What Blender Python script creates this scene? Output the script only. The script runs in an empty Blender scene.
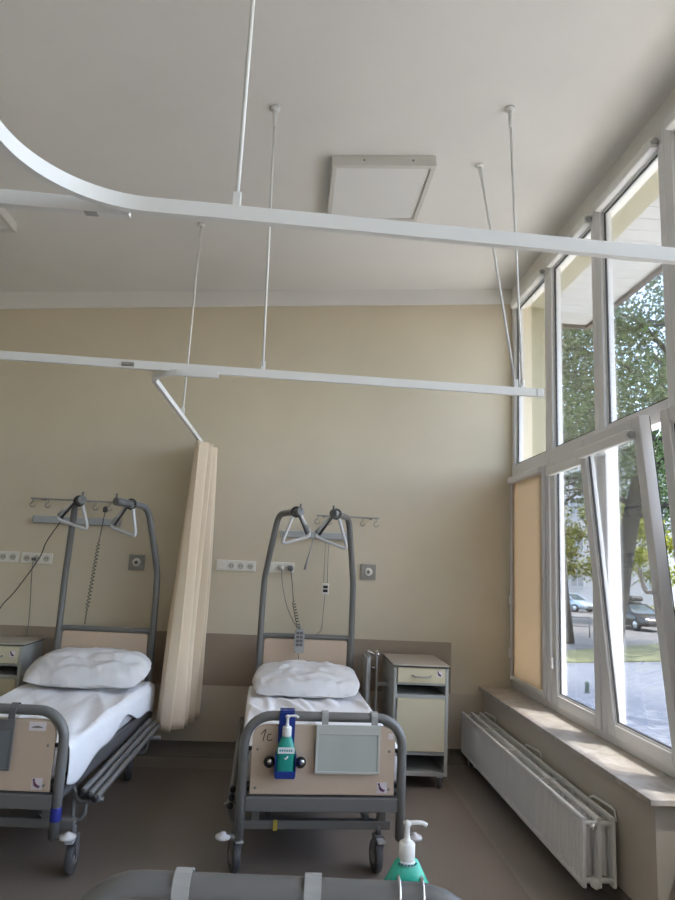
import bpy, bmesh, math, random
from mathutils import Vector, Matrix, noise
random.seed(7)
PI = math.pi
SC = bpy.context.scene
COL = SC.collection

# ------------------------------------------------------------------ materials
def mat(name, col, rough=.5, metal=0.0, var=0.0, scale=8.0, bump=0.0, bscale=60.0, spec=None, coat=0.0):
    m = bpy.data.materials.new(name); m.use_nodes = True
    nt = m.node_tree; b = nt.nodes['Principled BSDF']
    b.inputs['Base Color'].default_value = (*col, 1)
    b.inputs['Roughness'].default_value = rough
    b.inputs['Metallic'].default_value = metal
    if spec is not None: b.inputs['Specular IOR Level'].default_value = spec
    if coat: b.inputs['Coat Weight'].default_value = coat
    tc = nt.nodes.new('ShaderNodeTexCoord')
    if var:
        n = nt.nodes.new('ShaderNodeTexNoise'); n.inputs['Scale'].default_value = scale
        n.inputs['Detail'].default_value = 5
        r = nt.nodes.new('ShaderNodeValToRGB')
        r.color_ramp.elements[0].position = .3; r.color_ramp.elements[1].position = .7
        r.color_ramp.elements[0].color = (*[c*(1-var) for c in col], 1)
        r.color_ramp.elements[1].color = (*[min(1, c*(1+var)) for c in col], 1)
        nt.links.new(tc.outputs['Object'], n.inputs['Vector'])
        nt.links.new(n.outputs['Fac'], r.inputs['Fac'])
        nt.links.new(r.outputs['Color'], b.inputs['Base Color'])
    if bump:
        n2 = nt.nodes.new('ShaderNodeTexNoise'); n2.inputs['Scale'].default_value = bscale
        n2.inputs['Detail'].default_value = 4
        bp = nt.nodes.new('ShaderNodeBump'); bp.inputs['Strength'].default_value = bump
        bp.inputs['Distance'].default_value = .01
        nt.links.new(tc.outputs['Object'], n2.inputs['Vector'])
        nt.links.new(n2.outputs['Fac'], bp.inputs['Height'])
        nt.links.new(bp.outputs['Normal'], b.inputs['Normal'])
    return m

M = {}
M['wall'] = mat('cream wall paint', (.655, .585, .45), .6, var=.03, scale=2.5, bump=.05, bscale=90)
M['wall_low'] = mat('pale wall paint', (.58, .52, .43), .6, var=.03, scale=2.5)
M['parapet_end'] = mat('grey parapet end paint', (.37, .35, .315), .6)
M['parapet'] = mat('greige parapet paint', (.53, .485, .42), .55, var=.04, scale=3)
M['ceiling'] = mat('white ceiling paint', (.80, .785, .755), .7, var=.02, scale=2)
M['band'] = mat('taupe wall guard', (.34, .275, .21), .45, var=.03, scale=4)
M['rail'] = mat('white rail paint', (.80, .80, .78), .35)
M['pvc'] = mat('white window plastic', (.76, .76, .77), .35)
M['gasket'] = mat('black rubber gasket', (.02, .02, .02), .6)
M['tube'] = mat('grey powder coated steel', (.16, .158, .152), .36)
M['tubed'] = mat('dark grey steel', (.13, .13, .135), .4)
M['lightgrey'] = mat('light grey steel', (.42, .425, .42), .4)
M['panel'] = mat('beige laminate', (.58, .455, .345), .4, var=.03, scale=6)
M['cabgrey'] = mat('cabinet grey', (.40, .405, .38), .4)
M['cabfront'] = mat('cabinet cream front', (.63, .57, .40), .4, var=.02, scale=5)
M['cabtop'] = mat('cabinet top laminate', (.42, .38, .32), .4, var=.05, scale=10)
M['black'] = mat('black plastic', (.015, .015, .017), .4)
M['rubber'] = mat('grey wheel rubber', (.07, .07, .075), .55)
M['chrome'] = mat('chrome', (.75, .75, .75), .15, 1.0)
M['linen'] = mat('white linen', (.88, .88, .90), .85, var=.02, scale=5, bump=.25, bscale=25)
M['pillow'] = mat('white pillow cotton', (.68, .67, .67), .85, bump=.2, bscale=20)
M['mattress'] = mat('mattress cover', (.62, .62, .62), .6)
M['white'] = mat('white plastic', (.80, .80, .78), .3)
M['offwhite'] = mat('socket ivory plastic', (.78, .76, .70), .35)
M['socket_hole'] = mat('socket recess grey', (.50, .48, .43), .5)
M['grey_plate'] = mat('grey metal plate', (.33, .315, .29), .4, .4)
M['handle_grey'] = mat('pale grey grip plastic', (.60, .60, .60), .4)
M['remote'] = mat('remote grey plastic', (.33, .33, .32), .45)
M['cable'] = mat('dark cable', (.06, .06, .06), .5)
M['cablegrey'] = mat('grey cable', (.22, .21, .2), .5)
M['lightstrip'] = mat('pale strip enamel', (.42, .44, .45), .4)
M['blue'] = mat('blue plastic', (.01, .035, .22), .35)
M['bluetape'] = mat('blue tape', (.02, .03, .25), .5)
M['teal'] = mat('teal translucent gel', (.02, .30, .24), .2)
M['teal2'] = mat('mint soap', (.05, .52, .38), .25)
M['label'] = mat('white label', (.78, .82, .84), .5)
M['ink'] = mat('black ink', (.02, .02, .03), .6)
M['labelblue'] = mat('label teal print', (.02, .22, .24), .5)
M['purple'] = mat('pictogram purple', (.12, .03, .08), .5)
M['sticker'] = mat('sticker white', (.72, .66, .68), .5)
M['chart'] = mat('chart holder grey', (.50, .505, .47), .35)
M['sleeve'] = mat('clear sleeve over paper', (.46, .49, .45), .18, var=.05, scale=7)
M['sleeve_dark'] = mat('dark slate sleeve', (.16, .18, .19), .25)
M['clip'] = mat('chart clip plastic', (.36, .363, .35), .35)
M['yellow'] = mat('yellow strap', (.55, .42, .06), .5)
M['lampframe'] = mat('lamp housing', (.66, .65, .61), .4)
M['diffuser'] = mat('lamp diffuser', (.80, .80, .79), .3)
M['radiator'] = mat('white radiator enamel', (.84, .845, .84), .3)
M['blind'] = mat('tan blind fabric', (.68, .575, .44), .8, var=.03, scale=3)
def translucent(m, f):
    nt = m.node_tree; b = nt.nodes['Principled BSDF']; out = nt.nodes['Material Output']
    t = nt.nodes.new('ShaderNodeBsdfTranslucent'); t.inputs[0].default_value = b.inputs['Base Color'].default_value
    mx = nt.nodes.new('ShaderNodeMixShader'); mx.inputs[0].default_value = f
    nt.links.new(b.outputs[0], mx.inputs[1]); nt.links.new(t.outputs[0], mx.inputs[2]); nt.links.new(mx.outputs[0], out.inputs['Surface'])
translucent(M['blind'], .42)
M['curtain'] = mat('beige curtain', (.78, .65, .485), .8, bump=.1, bscale=40)
M['creamext'] = mat('cream facade', (.36, .345, .245), .8)
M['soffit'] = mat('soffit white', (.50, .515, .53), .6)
M['darkwood'] = mat('dark edge', (.10, .08, .07), .6)
M['grass'] = mat('grass', (.12, .125, .055), .9, var=.6, scale=1.6)
M['road'] = mat('pale asphalt', (.13, .127, .122), .9, var=.15, scale=1.5)
M['bark'] = mat('bark', (.024, .021, .018), .9, var=.4, scale=8, bump=.8, bscale=20)
M['facade'] = mat('pale facade', (.40, .40, .42), .8)
M['facadeglass'] = mat('facade window', (.22, .24, .27), .2)
M['cardark'] = mat('dark car paint', (.05, .045, .045), .2, .3, coat=.6)
M['carsilver'] = mat('silver car paint', (.38, .45, .52), .25, .5, coat=.6)
M['carglass'] = mat('car glass', (.05, .07, .08), .05)
M['rim'] = mat('alloy rim', (.55, .55, .55), .3, .7)
M['tyre'] = mat('tyre', (.02, .02, .02), .7)
M['headlight'] = mat('headlight glass', (.7, .72, .75), .1)
M['roofbox'] = mat('roof box black', (.02, .02, .022), .2)

def leafmat(name, col, tr):
    m = bpy.data.materials.new(name); m.use_nodes = True
    nt = m.node_tree; b = nt.nodes['Principled BSDF']; out = nt.nodes['Material Output']
    info = nt.nodes.new('ShaderNodeTexCoord')
    n = nt.nodes.new('ShaderNodeTexNoise'); n.inputs['Scale'].default_value = 2.2
    nt.links.new(info.outputs['Object'], n.inputs['Vector'])
    r = nt.nodes.new('ShaderNodeValToRGB')
    r.color_ramp.elements[0].position = .35; r.color_ramp.elements[1].position = .65
    r.color_ramp.elements[0].color = (*[c*.55 for c in col], 1)
    r.color_ramp.elements[1].color = (col[0]*2.2, col[1]*1.7, col[2]*1.0, 1)
    nt.links.new(n.outputs['Fac'], r.inputs['Fac'])
    nt.links.new(r.outputs['Color'], b.inputs['Base Color'])
    b.inputs['Roughness'].default_value = .45
    t = nt.nodes.new('ShaderNodeBsdfTranslucent')
    nt.links.new(r.outputs['Color'], t.inputs['Color'])
    mx = nt.nodes.new('ShaderNodeMixShader'); mx.inputs[0].default_value = tr
    nt.links.new(b.outputs[0], mx.inputs[1]); nt.links.new(t.outputs[0], mx.inputs[2])
    nt.links.new(mx.outputs[0], out.inputs['Surface'])
    return m
M['leaf'] = leafmat('green leaves', (.04, .085, .035), .4)
M['leaf2'] = leafmat('yellow green leaves', (.15, .20, .03), .4)

def glassmat():
    m = bpy.data.materials.new('window glass'); m.use_nodes = True
    nt = m.node_tree; nt.nodes.clear()
    out = nt.nodes.new('ShaderNodeOutputMaterial')
    t = nt.nodes.new('ShaderNodeBsdfTransparent'); t.inputs[0].default_value = (.97, .98, .98, 1)
    g = nt.nodes.new('ShaderNodeBsdfGlossy'); g.inputs['Roughness'].default_value = .02
    f = nt.nodes.new('ShaderNodeFresnel'); f.inputs['IOR'].default_value = 1.35
    mu = nt.nodes.new('ShaderNodeMath'); mu.operation = 'MULTIPLY'; mu.inputs[1].default_value = .55
    mx = nt.nodes.new('ShaderNodeMixShader')
    nt.links.new(f.outputs[0], mu.inputs[0]); nt.links.new(mu.outputs[0], mx.inputs[0])
    nt.links.new(t.outputs[0], mx.inputs[1]); nt.links.new(g.outputs[0], mx.inputs[2])
    nt.links.new(mx.outputs[0], out.inputs['Surface'])
    return m
M['glass'] = glassmat()

def floormat():
    m = mat('speckled vinyl floor', (.17, .145, .128), .42)
    nt = m.node_tree; b = nt.nodes['Principled BSDF']
    tc = nt.nodes.new('ShaderNodeTexCoord'); sx = nt.nodes.new('ShaderNodeSeparateXYZ')
    nt.links.new(tc.outputs['Object'], sx.inputs[0])
    n = nt.nodes.new('ShaderNodeTexNoise'); n.inputs['Scale'].default_value = 180; n.inputs['Detail'].default_value = 3
    nt.links.new(tc.outputs['Object'], n.inputs['Vector'])
    r = nt.nodes.new('ShaderNodeValToRGB')
    r.color_ramp.elements[0].position = .35; r.color_ramp.elements[1].position = .68
    r.color_ramp.elements[0].color = (.145, .12, .103, 1); r.color_ramp.elements[1].color = (.25, .215, .19, 1)
    nt.links.new(n.outputs['Fac'], r.inputs['Fac'])
    # lighter welded border strip along the walls
    gx = nt.nodes.new('ShaderNodeMath'); gx.operation = 'GREATER_THAN'; gx.inputs[1].default_value = 1.21
    gy = nt.nodes.new('ShaderNodeMath'); gy.operation = 'GREATER_THAN'; gy.inputs[1].default_value = 5.08
    mxm = nt.nodes.new('ShaderNodeMath'); mxm.operation = 'MAXIMUM'
    nt.links.new(sx.outputs['X'], gx.inputs[0]); nt.links.new(sx.outputs['Y'], gy.inputs[0])
    nt.links.new(gx.outputs[0], mxm.inputs[0]); nt.links.new(gy.outputs[0], mxm.inputs[1])
    mix = nt.nodes.new('ShaderNodeMix'); mix.data_type = 'RGBA'
    mix.inputs['B'].default_value = (.255, .223, .198, 1)
    nt.links.new(mxm.outputs[0], mix.inputs['Factor']); nt.links.new(r.outputs['Color'], mix.inputs['A'])
    nt.links.new(mix.outputs['Result'], b.inputs['Base Color'])
    return m
M['floor'] = floormat()

def pavemat():
    m = mat('grey block paving', (.3, .3, .31), .85)
    nt = m.node_tree; b = nt.nodes['Principled BSDF']
    tc = nt.nodes.new('ShaderNodeTexCoord')
    br = nt.nodes.new('ShaderNodeTexBrick'); br.inputs['Scale'].default_value = 1.0
    br.inputs['Brick Width'].default_value = .4; br.inputs['Row Height'].default_value = .2
    br.inputs['Mortar Size'].default_value = .022
    br.inputs['Color1'].default_value = (.19, .205, .235, 1); br.inputs['Color2'].default_value = (.15, .165, .19, 1)
    br.inputs['Mortar'].default_value = (.08, .082, .09, 1)
    nt.links.new(tc.outputs['Object'], br.inputs['Vector'])
    nt.links.new(br.outputs['Color'], b.inputs['Base Color'])
    return m
M['paving'] = pavemat()

def marblemat():
    m = mat('polished conglomerate sill', (.5, .47, .44), .28)
    nt = m.node_tree; b = nt.nodes['Principled BSDF']
    tc = nt.nodes.new('ShaderNodeTexCoord')
    v = nt.nodes.new('ShaderNodeTexNoise'); v.inputs['Scale'].default_value = 7
    v.inputs['Detail'].default_value = 8; v.inputs['Distortion'].default_value = 1.5
    nt.links.new(tc.outputs['Object'], v.inputs['Vector'])
    r = nt.nodes.new('ShaderNodeValToRGB')
    e = r.color_ramp.elements
    e[0].position = .38; e[0].color = (.40, .36, .32, 1); e[1].position = .62; e[1].color = (.56, .53, .50, 1)
    nt.links.new(v.outputs['Fac'], r.inputs['Fac']); nt.links.new(r.outputs['Color'], b.inputs['Base Color'])
    return m
M['sill'] = marblemat()

# ------------------------------------------------------------------ mesh helpers
class MB:
    def __init__(s): s.bm = bmesh.new()
    def box(s, x0, x1, y0, y1, z0, z1, bev=0.0, seg=2, mtx=None):
        r = bmesh.ops.create_cube(s.bm, size=1.0)
        vs = r['verts']
        for v in vs:
            v.co = Vector(((x0+x1)/2 + v.co.x*(x1-x0), (y0+y1)/2 + v.co.y*(y1-y0), (z0+z1)/2 + v.co.z*(z1-z0)))
        if bev:
            es = list({e for v in vs for e in v.link_edges})
            rr = bmesh.ops.bevel(s.bm, geom=es, offset=bev, segments=seg, affect='EDGES', profile=.5)
            vs = list({v for f in rr['faces'] for v in f.verts} | {v for v in vs if v.is_valid})
        if mtx is not None:
            for v in vs: v.co = mtx @ v.co
        return s
    def tube(s, pts, r, n=10, closed=False, cap=True):
        pts = [Vector(p) for p in pts]; N = len(pts)
        rs = r if isinstance(r, (list, tuple)) else [r]*N
        rings = []; nrm = None
        for i, p in enumerate(pts):
            if closed: t = pts[(i+1) % N] - pts[i-1]
            elif i == 0: t = pts[1]-pts[0]
            elif i == N-1: t = pts[-1]-pts[-2]
            else: t = (pts[i+1]-p).normalized() + (p-pts[i-1]).normalized()
            if t.length < 1e-9: t = Vector((0, 0, 1))
            t.normalize()
            if nrm is None:
                a = Vector((0, 0, 1)) if abs(t.z) < .9 else Vector((1, 0, 0))
                nrm = t.cross(a).normalized()
            nrm = (nrm - t*nrm.dot(t)).normalized()
            b = t.cross(nrm)
            rings.append([s.bm.verts.new(p + (nrm*math.cos(2*PI*k/n) + b*math.sin(2*PI*k/n))*rs[i]) for k in range(n)])
        for i in range(N if closed else N-1):
            A, B = rings[i], rings[(i+1) % N]
            for k in range(n):
                f = s.bm.faces.new((A[k], A[(k+1) % n], B[(k+1) % n], B[k])); f.smooth = True
        if cap and not closed:
            s.bm.faces.new(rings[0][::-1]); s.bm.faces.new(rings[-1])
        return s
    def cyl(s, p0, p1, r, n=16, r2=None):
        return s.tube([p0, p1], [r, r if r2 is None else r2], n)
    def lathe(s, prof, c=(0, 0, 0), axis='Z', n=24, sx=1.0, sy=1.0):
        c = Vector(c); rings = []
        for (r, h) in prof:
            ring = []
            for k in range(n):
                a = 2*PI*k/n; u, v = r*math.cos(a)*sx, r*math.sin(a)*sy
                p = {'Z': (u, v, h), 'X': (h, u, v), 'Y': (v, h, u)}[axis]
                ring.append(s.bm.verts.new(c + Vector(p)))
            rings.append(ring)
        for A, B in zip(rings, rings[1:]):
            for k in range(n):
                f = s.bm.faces.new((A[k], A[(k+1) % n], B[(k+1) % n], B[k])); f.smooth = True
        s.bm.faces.new(rings[0][::-1]); s.bm.faces.new(rings[-1])
        return s
    def prism(s, poly, d0, d1, axis='Y', bev=0.0, mtx=None):
        def P(a, b, d): return {'Y': (a, d, b), 'X': (d, a, b), 'Z': (a, b, d)}[axis]
        A = [s.bm.verts.new(P(a, b, d0)) for a, b in poly]; B = [s.bm.verts.new(P(a, b, d1)) for a, b in poly]
        n = len(poly); fs = [s.bm.faces.new(A), s.bm.faces.new(B[::-1])]
        for k in range(n): fs.append(s.bm.faces.new((A[(k+1) % n], A[k], B[k], B[(k+1) % n])))
        vs = A+B
        if bev:
            es = list({e for f in fs[:2] for e in f.edges})
            rr = bmesh.ops.bevel(s.bm, geom=es, offset=bev, segments=2, affect='EDGES', profile=.5)
            vs = list({v for f in rr['faces'] for v in f.verts} | {v for v in vs if v.is_valid})
        if mtx is not None:
            for v in vs: v.co = mtx @ v.co
        return s
    def grid(s, nu, nv, fn, smooth=True):
        V = [[s.bm.verts.new(fn(i/nu, j/nv)) for j in range(nv+1)] for i in range(nu+1)]
        for i in range(nu):
            for j in range(nv):
                f = s.bm.faces.new((V[i][j], V[i+1][j], V[i+1][j+1], V[i][j+1])); f.smooth = smooth
        return s
    def sphere(s, c, r, n=12, sc=(1, 1, 1)):
        rr = bmesh.ops.create_uvsphere(s.bm, u_segments=n*2, v_segments=n, radius=r)
        for v in rr['verts']:
            v.co = Vector((v.co.x*sc[0], v.co.y*sc[1], v.co.z*sc[2])) + Vector(c)
            for f in v.link_faces: f.smooth = True
        return s
    def build(s, name, m, parent=None, fix=True):
        if fix: bmesh.ops.recalc_face_normals(s.bm, faces=s.bm.faces[:])
        me = bpy.data.meshes.new(name); s.bm.to_mesh(me); s.bm.free()
        me.materials.append(m)
        o = bpy.data.objects.new(name, me); COL.objects.link(o)
        if parent is not None: o.parent = parent
        return o

def bx(*a, **k): return MB().box(*a, **k)
def tag(o, label=None, cat=None, group=None, kind=None):
    if label: o['label'] = label
    if cat: o['category'] = cat
    if group: o['group'] = group
    if kind: o['kind'] = kind
    return o
def thing(name, label, cat, loc=(0, 0, 0), rz=0.0, group=None, kind=None):
    o = bpy.data.objects.new(name, None); COL.objects.link(o)
    o.empty_display_size = .1
    o.location = loc; o.rotation_euler = (0, 0, rz)
    return tag(o, label, cat, group, kind)
def struct(name, mb, m, label=None, cat=None):
    o = mb.build(name, m); tag(o, label, cat, None, 'structure'); return o
def copy_tree(o, parent=None):
    c = o.copy(); COL.objects.link(c)
    if parent is not None: c.parent = parent
    for ch in list(o.children): copy_tree(ch, c)
    return c
def arc(c, r, a0, a1, n, plane='XZ', d=0):
    out = []
    for i in range(n+1):
        a = a0+(a1-a0)*i/n; u, v = c[0]+r*math.cos(a), c[1]+r*math.sin(a)
        out.append({'XZ': (u, d, v), 'XY': (u, v, d), 'YZ': (d, u, v)}[plane])
    return out
def rrect(x0, x1, z0, z1, r, n=6, corners=(1, 1, 1, 1)):
    p = []
    for (cx, cz, a, on) in ((x1-r, z1-r, 0, corners[0]), (x0+r, z1-r, PI/2, corners[1]), (x0+r, z0+r, PI, corners[2]), (x1-r, z0+r, 1.5*PI, corners[3])):
        if on:
            for i in range(n+1): p.append((cx+r*math.cos(a+PI/2*i/n), cz+r*math.sin(a+PI/2*i/n)))
        else:
            p.append((cx+r*(1 if a in (0, 1.5*PI) else -1), cz+r*(1 if a in (0, PI/2) else -1)))
    return p
def smooth_path(pts, n=6):
    pts = [Vector(p) for p in pts]; out = []
    for i in range(len(pts)-1):
        p0 = pts[max(i-1, 0)]; p1 = pts[i]; p2 = pts[i+1]; p3 = pts[min(i+2, len(pts)-1)]
        for k in range(n):
            t = k/n
            out.append(.5*((2*p1)+(-p0+p2)*t+(2*p0-5*p1+4*p2-p3)*t*t+(-p0+3*p1-3*p2+p3)*t**3))
    out.append(pts[-1]); return out
def coil(p0, p1, r, turns, n=10, sag=0.0):
    p0, p1 = Vector(p0), Vector(p1); d = (p1-p0); t = d.normalized()
    a = Vector((0, 1, 0)).cross(t).normalized(); b = t.cross(a); out = []
    N = turns*n
    for i in range(N+1):
        f = i/N; e = min(1, 8*f, 8*(1-f))
        ang = 2*PI*i/n
        out.append(p0+d*f+(a*math.cos(ang)+b*math.sin(ang))*r*e + Vector((sag*math.sin(PI*f), 0, 0)))
    return out

# ------------------------------------------------------------------ the room
WX = 1.84          # room face of the window wall
YB = 5.4           # back wall
YF = -5.2; XL = -4.8
def ceil_z(x): return 3.85 + .084*x
struct('floor', bx(XL, 1.96, YF, YB+.02, -.12, 0), M['floor'])
struct('wall_back', MB().prism([(XL-.1, -.1), (2.02, -.1), (2.02, ceil_z(2.02)+.06), (XL-.1, ceil_z(XL-.1)+.06)], YB, YB+.14, 'Y'), M['wall'])
struct('wall_left', bx(XL-.1, XL, YF, YB, -.1, ceil_z(XL)+.06), M['wall'])
struct('wall_front', MB().prism([(XL-.1, -.1), (2.02, -.1), (2.02, ceil_z(2.02)+.06), (XL-.1, ceil_z(XL-.1)+.06)], YF-.14, YF, 'Y'), M['wall'])
struct('ceiling', MB().prism([(XL-.1, ceil_z(XL-.1)), (2.02, ceil_z(2.02)), (2.02, ceil_z(2.02)+.12), (XL-.1, ceil_z(XL-.1)+.12)], YF-.14, YB+.14, 'Y'), M['ceiling'])
# painted cove strip at the top of the back wall
struct('trim_1', MB().prism([(XL, ceil_z(XL)-.15), (WX+.03, ceil_z(WX)-.135), (WX+.03, ceil_z(WX)+.01), (XL, ceil_z(XL)+.01)], YB-.012, YB+.01, 'Y'), M['ceiling'])
# wall guard band and the paler wall below it
struct('trim_2', bx(XL, 1.335, YB-.008, YB+.01, .52, .915), M['band'])
struct('trim_3', bx(XL, 1.60, YB-.003, YB+.01, .10, .52), M['wall_low'])
mb = MB().prism([(YB+.01, 0), (YB-.06, 0), (YB-.045, .006), (YB-.022, .03), (YB-.012, .06), (YB-.010, .105), (YB+.01, .105)], XL, 1.60, 'X')
struct('baseboard_back', mb, mat('vinyl skirting', (.16, .138, .12), .45))
# thick parapet below the window with its stone sill, thin wall beyond it
struct('wall_right', MB().box(1.60, WX+.11, 2.87, YB, 0, .56).box(WX+.002, WX+.11, YF, 2.87, 0, .575), M['parapet'])
struct('wall_lintel', bx(WX+.002, WX+.16, YF, YB, 3.855, ceil_z(WX)+.08), M['ceiling'])
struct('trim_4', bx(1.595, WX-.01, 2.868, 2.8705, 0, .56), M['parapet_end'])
struct('window_sill', bx(1.565, WX+.02, 2.845, YB, .56, .586, bev=.003), M['sill'])
struct('baseboard_right', MB().prism([(1.61, 0), (1.55, 0), (1.575, .02), (1.59, .05), (1.592, .09), (1.61, .09)], 2.87, YB, 'Y'), bpy.data.materials['vinyl skirting'])

# ------------------------------------------------------------------ windows
FW = .07            # depth of the frame profile
MULL = [5.395, 4.58, 3.785, 2.99, 2.195, 1.40, .605, -.19, -.985, -1.78, -2.575, -3.37, -4.165]
Z0, ZT0, ZT1, Z1 = .586, 2.29, 2.39, 3.86
def frame_rect(mb, y0, y1, z0, z1, w, x0, x1, bev=.004):
    mb.box(x0, x1, y0, y0+w, z0, z1, bev); mb.box(x0, x1, y1-w, y1, z0, z1, bev)
    mb.box(x0, x1, y0+w, y1-w, z0, z0+w, bev); mb.box(x0, x1, y0+w, y1-w, z1-w, z1, bev)
def window(k, ya, yb, tilt=0.0, handle=False, sash=True):
    root = thing(f'window_{k}', None, None, (0, 0, 0), kind='structure')
    m = MB(); a, b = min(ya, yb), max(ya, yb)
    frame_rect(m, a, b, Z0, Z1, .062, WX, WX+FW+.01)
    m.box(WX-.004, WX+FW+.01, a+.062, b-.062, ZT0, ZT1, .004)
    m.box(WX+.02, WX+.035, a+.062, a+.078, ZT1, Z1-.06, .002); m.box(WX+.02, WX+.035, b-.078, b-.062, ZT1, Z1-.06, .002)
    m.box(WX+.02, WX+.035, a+.062, b-.062, ZT1, ZT1+.016, .002); m.box(WX+.02, WX+.035, a+.062, b-.062, Z1-.078, Z1-.062, .002)
    m.build('frame', M['pvc'], root)
    g = MB(); frame_rect(g, a+.078, b-.078, ZT1+.016, Z1-.078, .005, WX+.022, WX+.034, 0)
    g.build('gasket', M['gasket'], root)
    bx(WX+.026, WX+.032, a+.08, b-.08, ZT1+.018, Z1-.08).build('glass_pane', M['glass'], root)
    # lower casement, hinged along its bottom edge
    s = bpy.data.objects.new('sash', None); COL.objects.link(s); s.parent = root
    s.location = (WX-.012, 0, Z0+.045); s.rotation_euler = (0, -tilt, 0)
    h = ZT0 - Z0 - .03
    m = MB(); frame_rect(m, a+.05, b-.05, 0, h, .07, 0, .058, .005)
    frame_rect(m, a+.118, b-.118, .068, h-.068, .014, .012, .026, .002)
    m.build('sash_frame', M['pvc'], s)
    g = MB(); frame_rect(g, a+.131, b-.131, .081, h-.081, .005, .016, .028, 0)
    frame_rect(g, a+.056, b-.056, .006, h-.006, .008, .0572, .064, 0)
    g.build('sash_gasket', M['gasket'], s)
    bx(.02, .026, a+.13, b-.13, .08, h-.08).build('sash_pane', M['glass'], s)
    if handle:
        hz = .79
        mm = MB().box(-.012, .0, a+.07, a+.10, hz-.07, hz+.07, .004)
        mm.tube([(-.012, a+.085, hz+.02), (-.04, a+.085, hz+.02), (-.047, a+.095, hz+.03), (-.047, a+.11, hz+.05), (-.047, a+.125, hz+.14)], .009, 10)
        mm.build('window_handle', M['pvc'], s)
    return root
for k in range(len(MULL)-1):
    window(k+1, MULL[k], MULL[k+1], tilt=math.radians({2: 5.2, 3: 3.5}.get(k, 0)), handle=(k in (2, 3)))

def blind_case(name, label, ya, yb, z, x, fabric=0.0, side_cap=True, tilt=0.0):
    t = thing(name, label, 'blind', (x, 0, z), group='roller blinds on the window frames')
    t.rotation_euler = (0, -tilt, 0)
    MB().box(-.045, 0, ya, yb, -.045, .012, .012, 3).build('cassette', M['rail'], t)
    c = MB().lathe([(.004, 0), (.018, 0), (.020, .004), (.020, .012), (.006, .014)], (-.022, ya-.013, -.016), 'Y')
    c.build('end_cap', M['lightgrey'], t)
    return t
nm = ['farthest', 'second', 'third', 'fourth']
for k in range(4):
    a, b = MULL[k+1], MULL[k]
    blind_case('roller_blind', ['rolled-up blind cassette above the pane that shows the cream pier outside',
        'rolled-up blind cassette above the high pane where the soffit ends',
        'rolled-up blind cassette along the top of the high pane showing most soffit',
        'rolled-up blind cassette above the high pane at the right photo edge'][k], a+.05, b-.08, Z1-.03, WX-.001)
# lowered tan blind over the first low window
t = thing('roller_blind', 'tan roller blind pulled fully down over the low corner window', 'blind', (0, 0, 0), group='roller blinds on the window frames')
a, b = MULL[1]+.055, MULL[0]-.055
bx(WX-.022, WX-.019, a+.02, b-.02, .69, 2.25).build('blind_fabric', M['blind'], t)
bx(WX-.034, WX-.0145, a-.002, a+.022, .65, 2.27, .003).build('side_guide', M['pvc'], t)
bx(WX-.034, WX-.0145, b-.022, b+.002, .65, 2.27, .003).build('side_guide', M['pvc'], t)
MB().box(WX-.035, WX-.0145, a+.022, b-.022, .662, .692, .004).build('bottom_bar', M['rail'], t)
MB().box(WX-.06, WX-.013, a-.002, b+.002, 2.23, 2.285, .012).build('cassette', M['pvc'], t)
for zz in (.86, 1.28): bx(WX-.05, WX-.034, b-.018, b-.002, zz-.035, zz+.035, .004).build('guide_clip', M['white'], t)
# rolled blinds on the two sashes that show the street
t = blind_case('roller_blind', 'rolled-up blind cassette on the closed low sash beside the tan blind', MULL[2]+.07, MULL[1]-.07, 2.235, WX-.013)
mm = MB().tube([(-.022, MULL[1]-.078-0, -.05), (-.02, MULL[1]-.076, -1.30), (-.02, MULL[1]-.083, -1.305), (-.02, MULL[1]-.09, -1.30), (-.022, MULL[1]-.092, -.05)], .0025, 6)
mm.build('pull_chain', M['white'], t)
MB().box(-.03, -.01, MULL[1]-.1, MULL[1]-.068, -1.37, -1.29, .008).build('chain_weight', M['white'], t)
a52 = math.radians(5.2)
blind_case('roller_blind', 'rolled-up blind cassette on the tilted-in low sash', MULL[3]+.1, MULL[2]-.09, Z0+.045+1.60*math.cos(a52), WX-.013-1.60*math.sin(a52), tilt=a52)

# ------------------------------------------------------------------ ceiling lamps
def ceiling_lamp(x0, y0, label):
    cx, cy = x0+.31, y0+.32
    t = thing('ceiling_lamp', label, 'ceiling lamp', (cx, cy, ceil_z(cx)), group='square ceiling lamps')
    t.rotation_euler = (0, -math.atan(.084), 0)
    m = MB(); w, d, h = .31, .32, .07
    m.box(-w, w, -d, -d+.03, -h, -.001, .003).box(-w, w, d-.03, d, -h, -.001, .003).box(-w, -w+.03, -d+.03, d-.03, -h, -.001, .003).box(w-.03, w, -d+.03, d-.03, -h, -.001, .003)
    m.build('housing', M['lampframe'], t)
    bx(-w+.03, w-.03, -d+.03, d-.03, -h+.012, -h+.02).build('diffuser', M['diffuser'], t)
    for xx in (-.12, .17): MB().lathe([(.001, 0), (.007, 0), (.007, .004), (.001, .005)], (xx, -d-.004, -.035), 'Y', 10).build('screw', M['grey_plate'], t)
ceiling_lamp(.10, 3.45, 'square unlit ceiling lamp above the straight curtain rail, in the middle of the ceiling')
ceiling_lamp(-2.61, 3.60, 'square unlit ceiling lamp cut off by the left photo edge')

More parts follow.
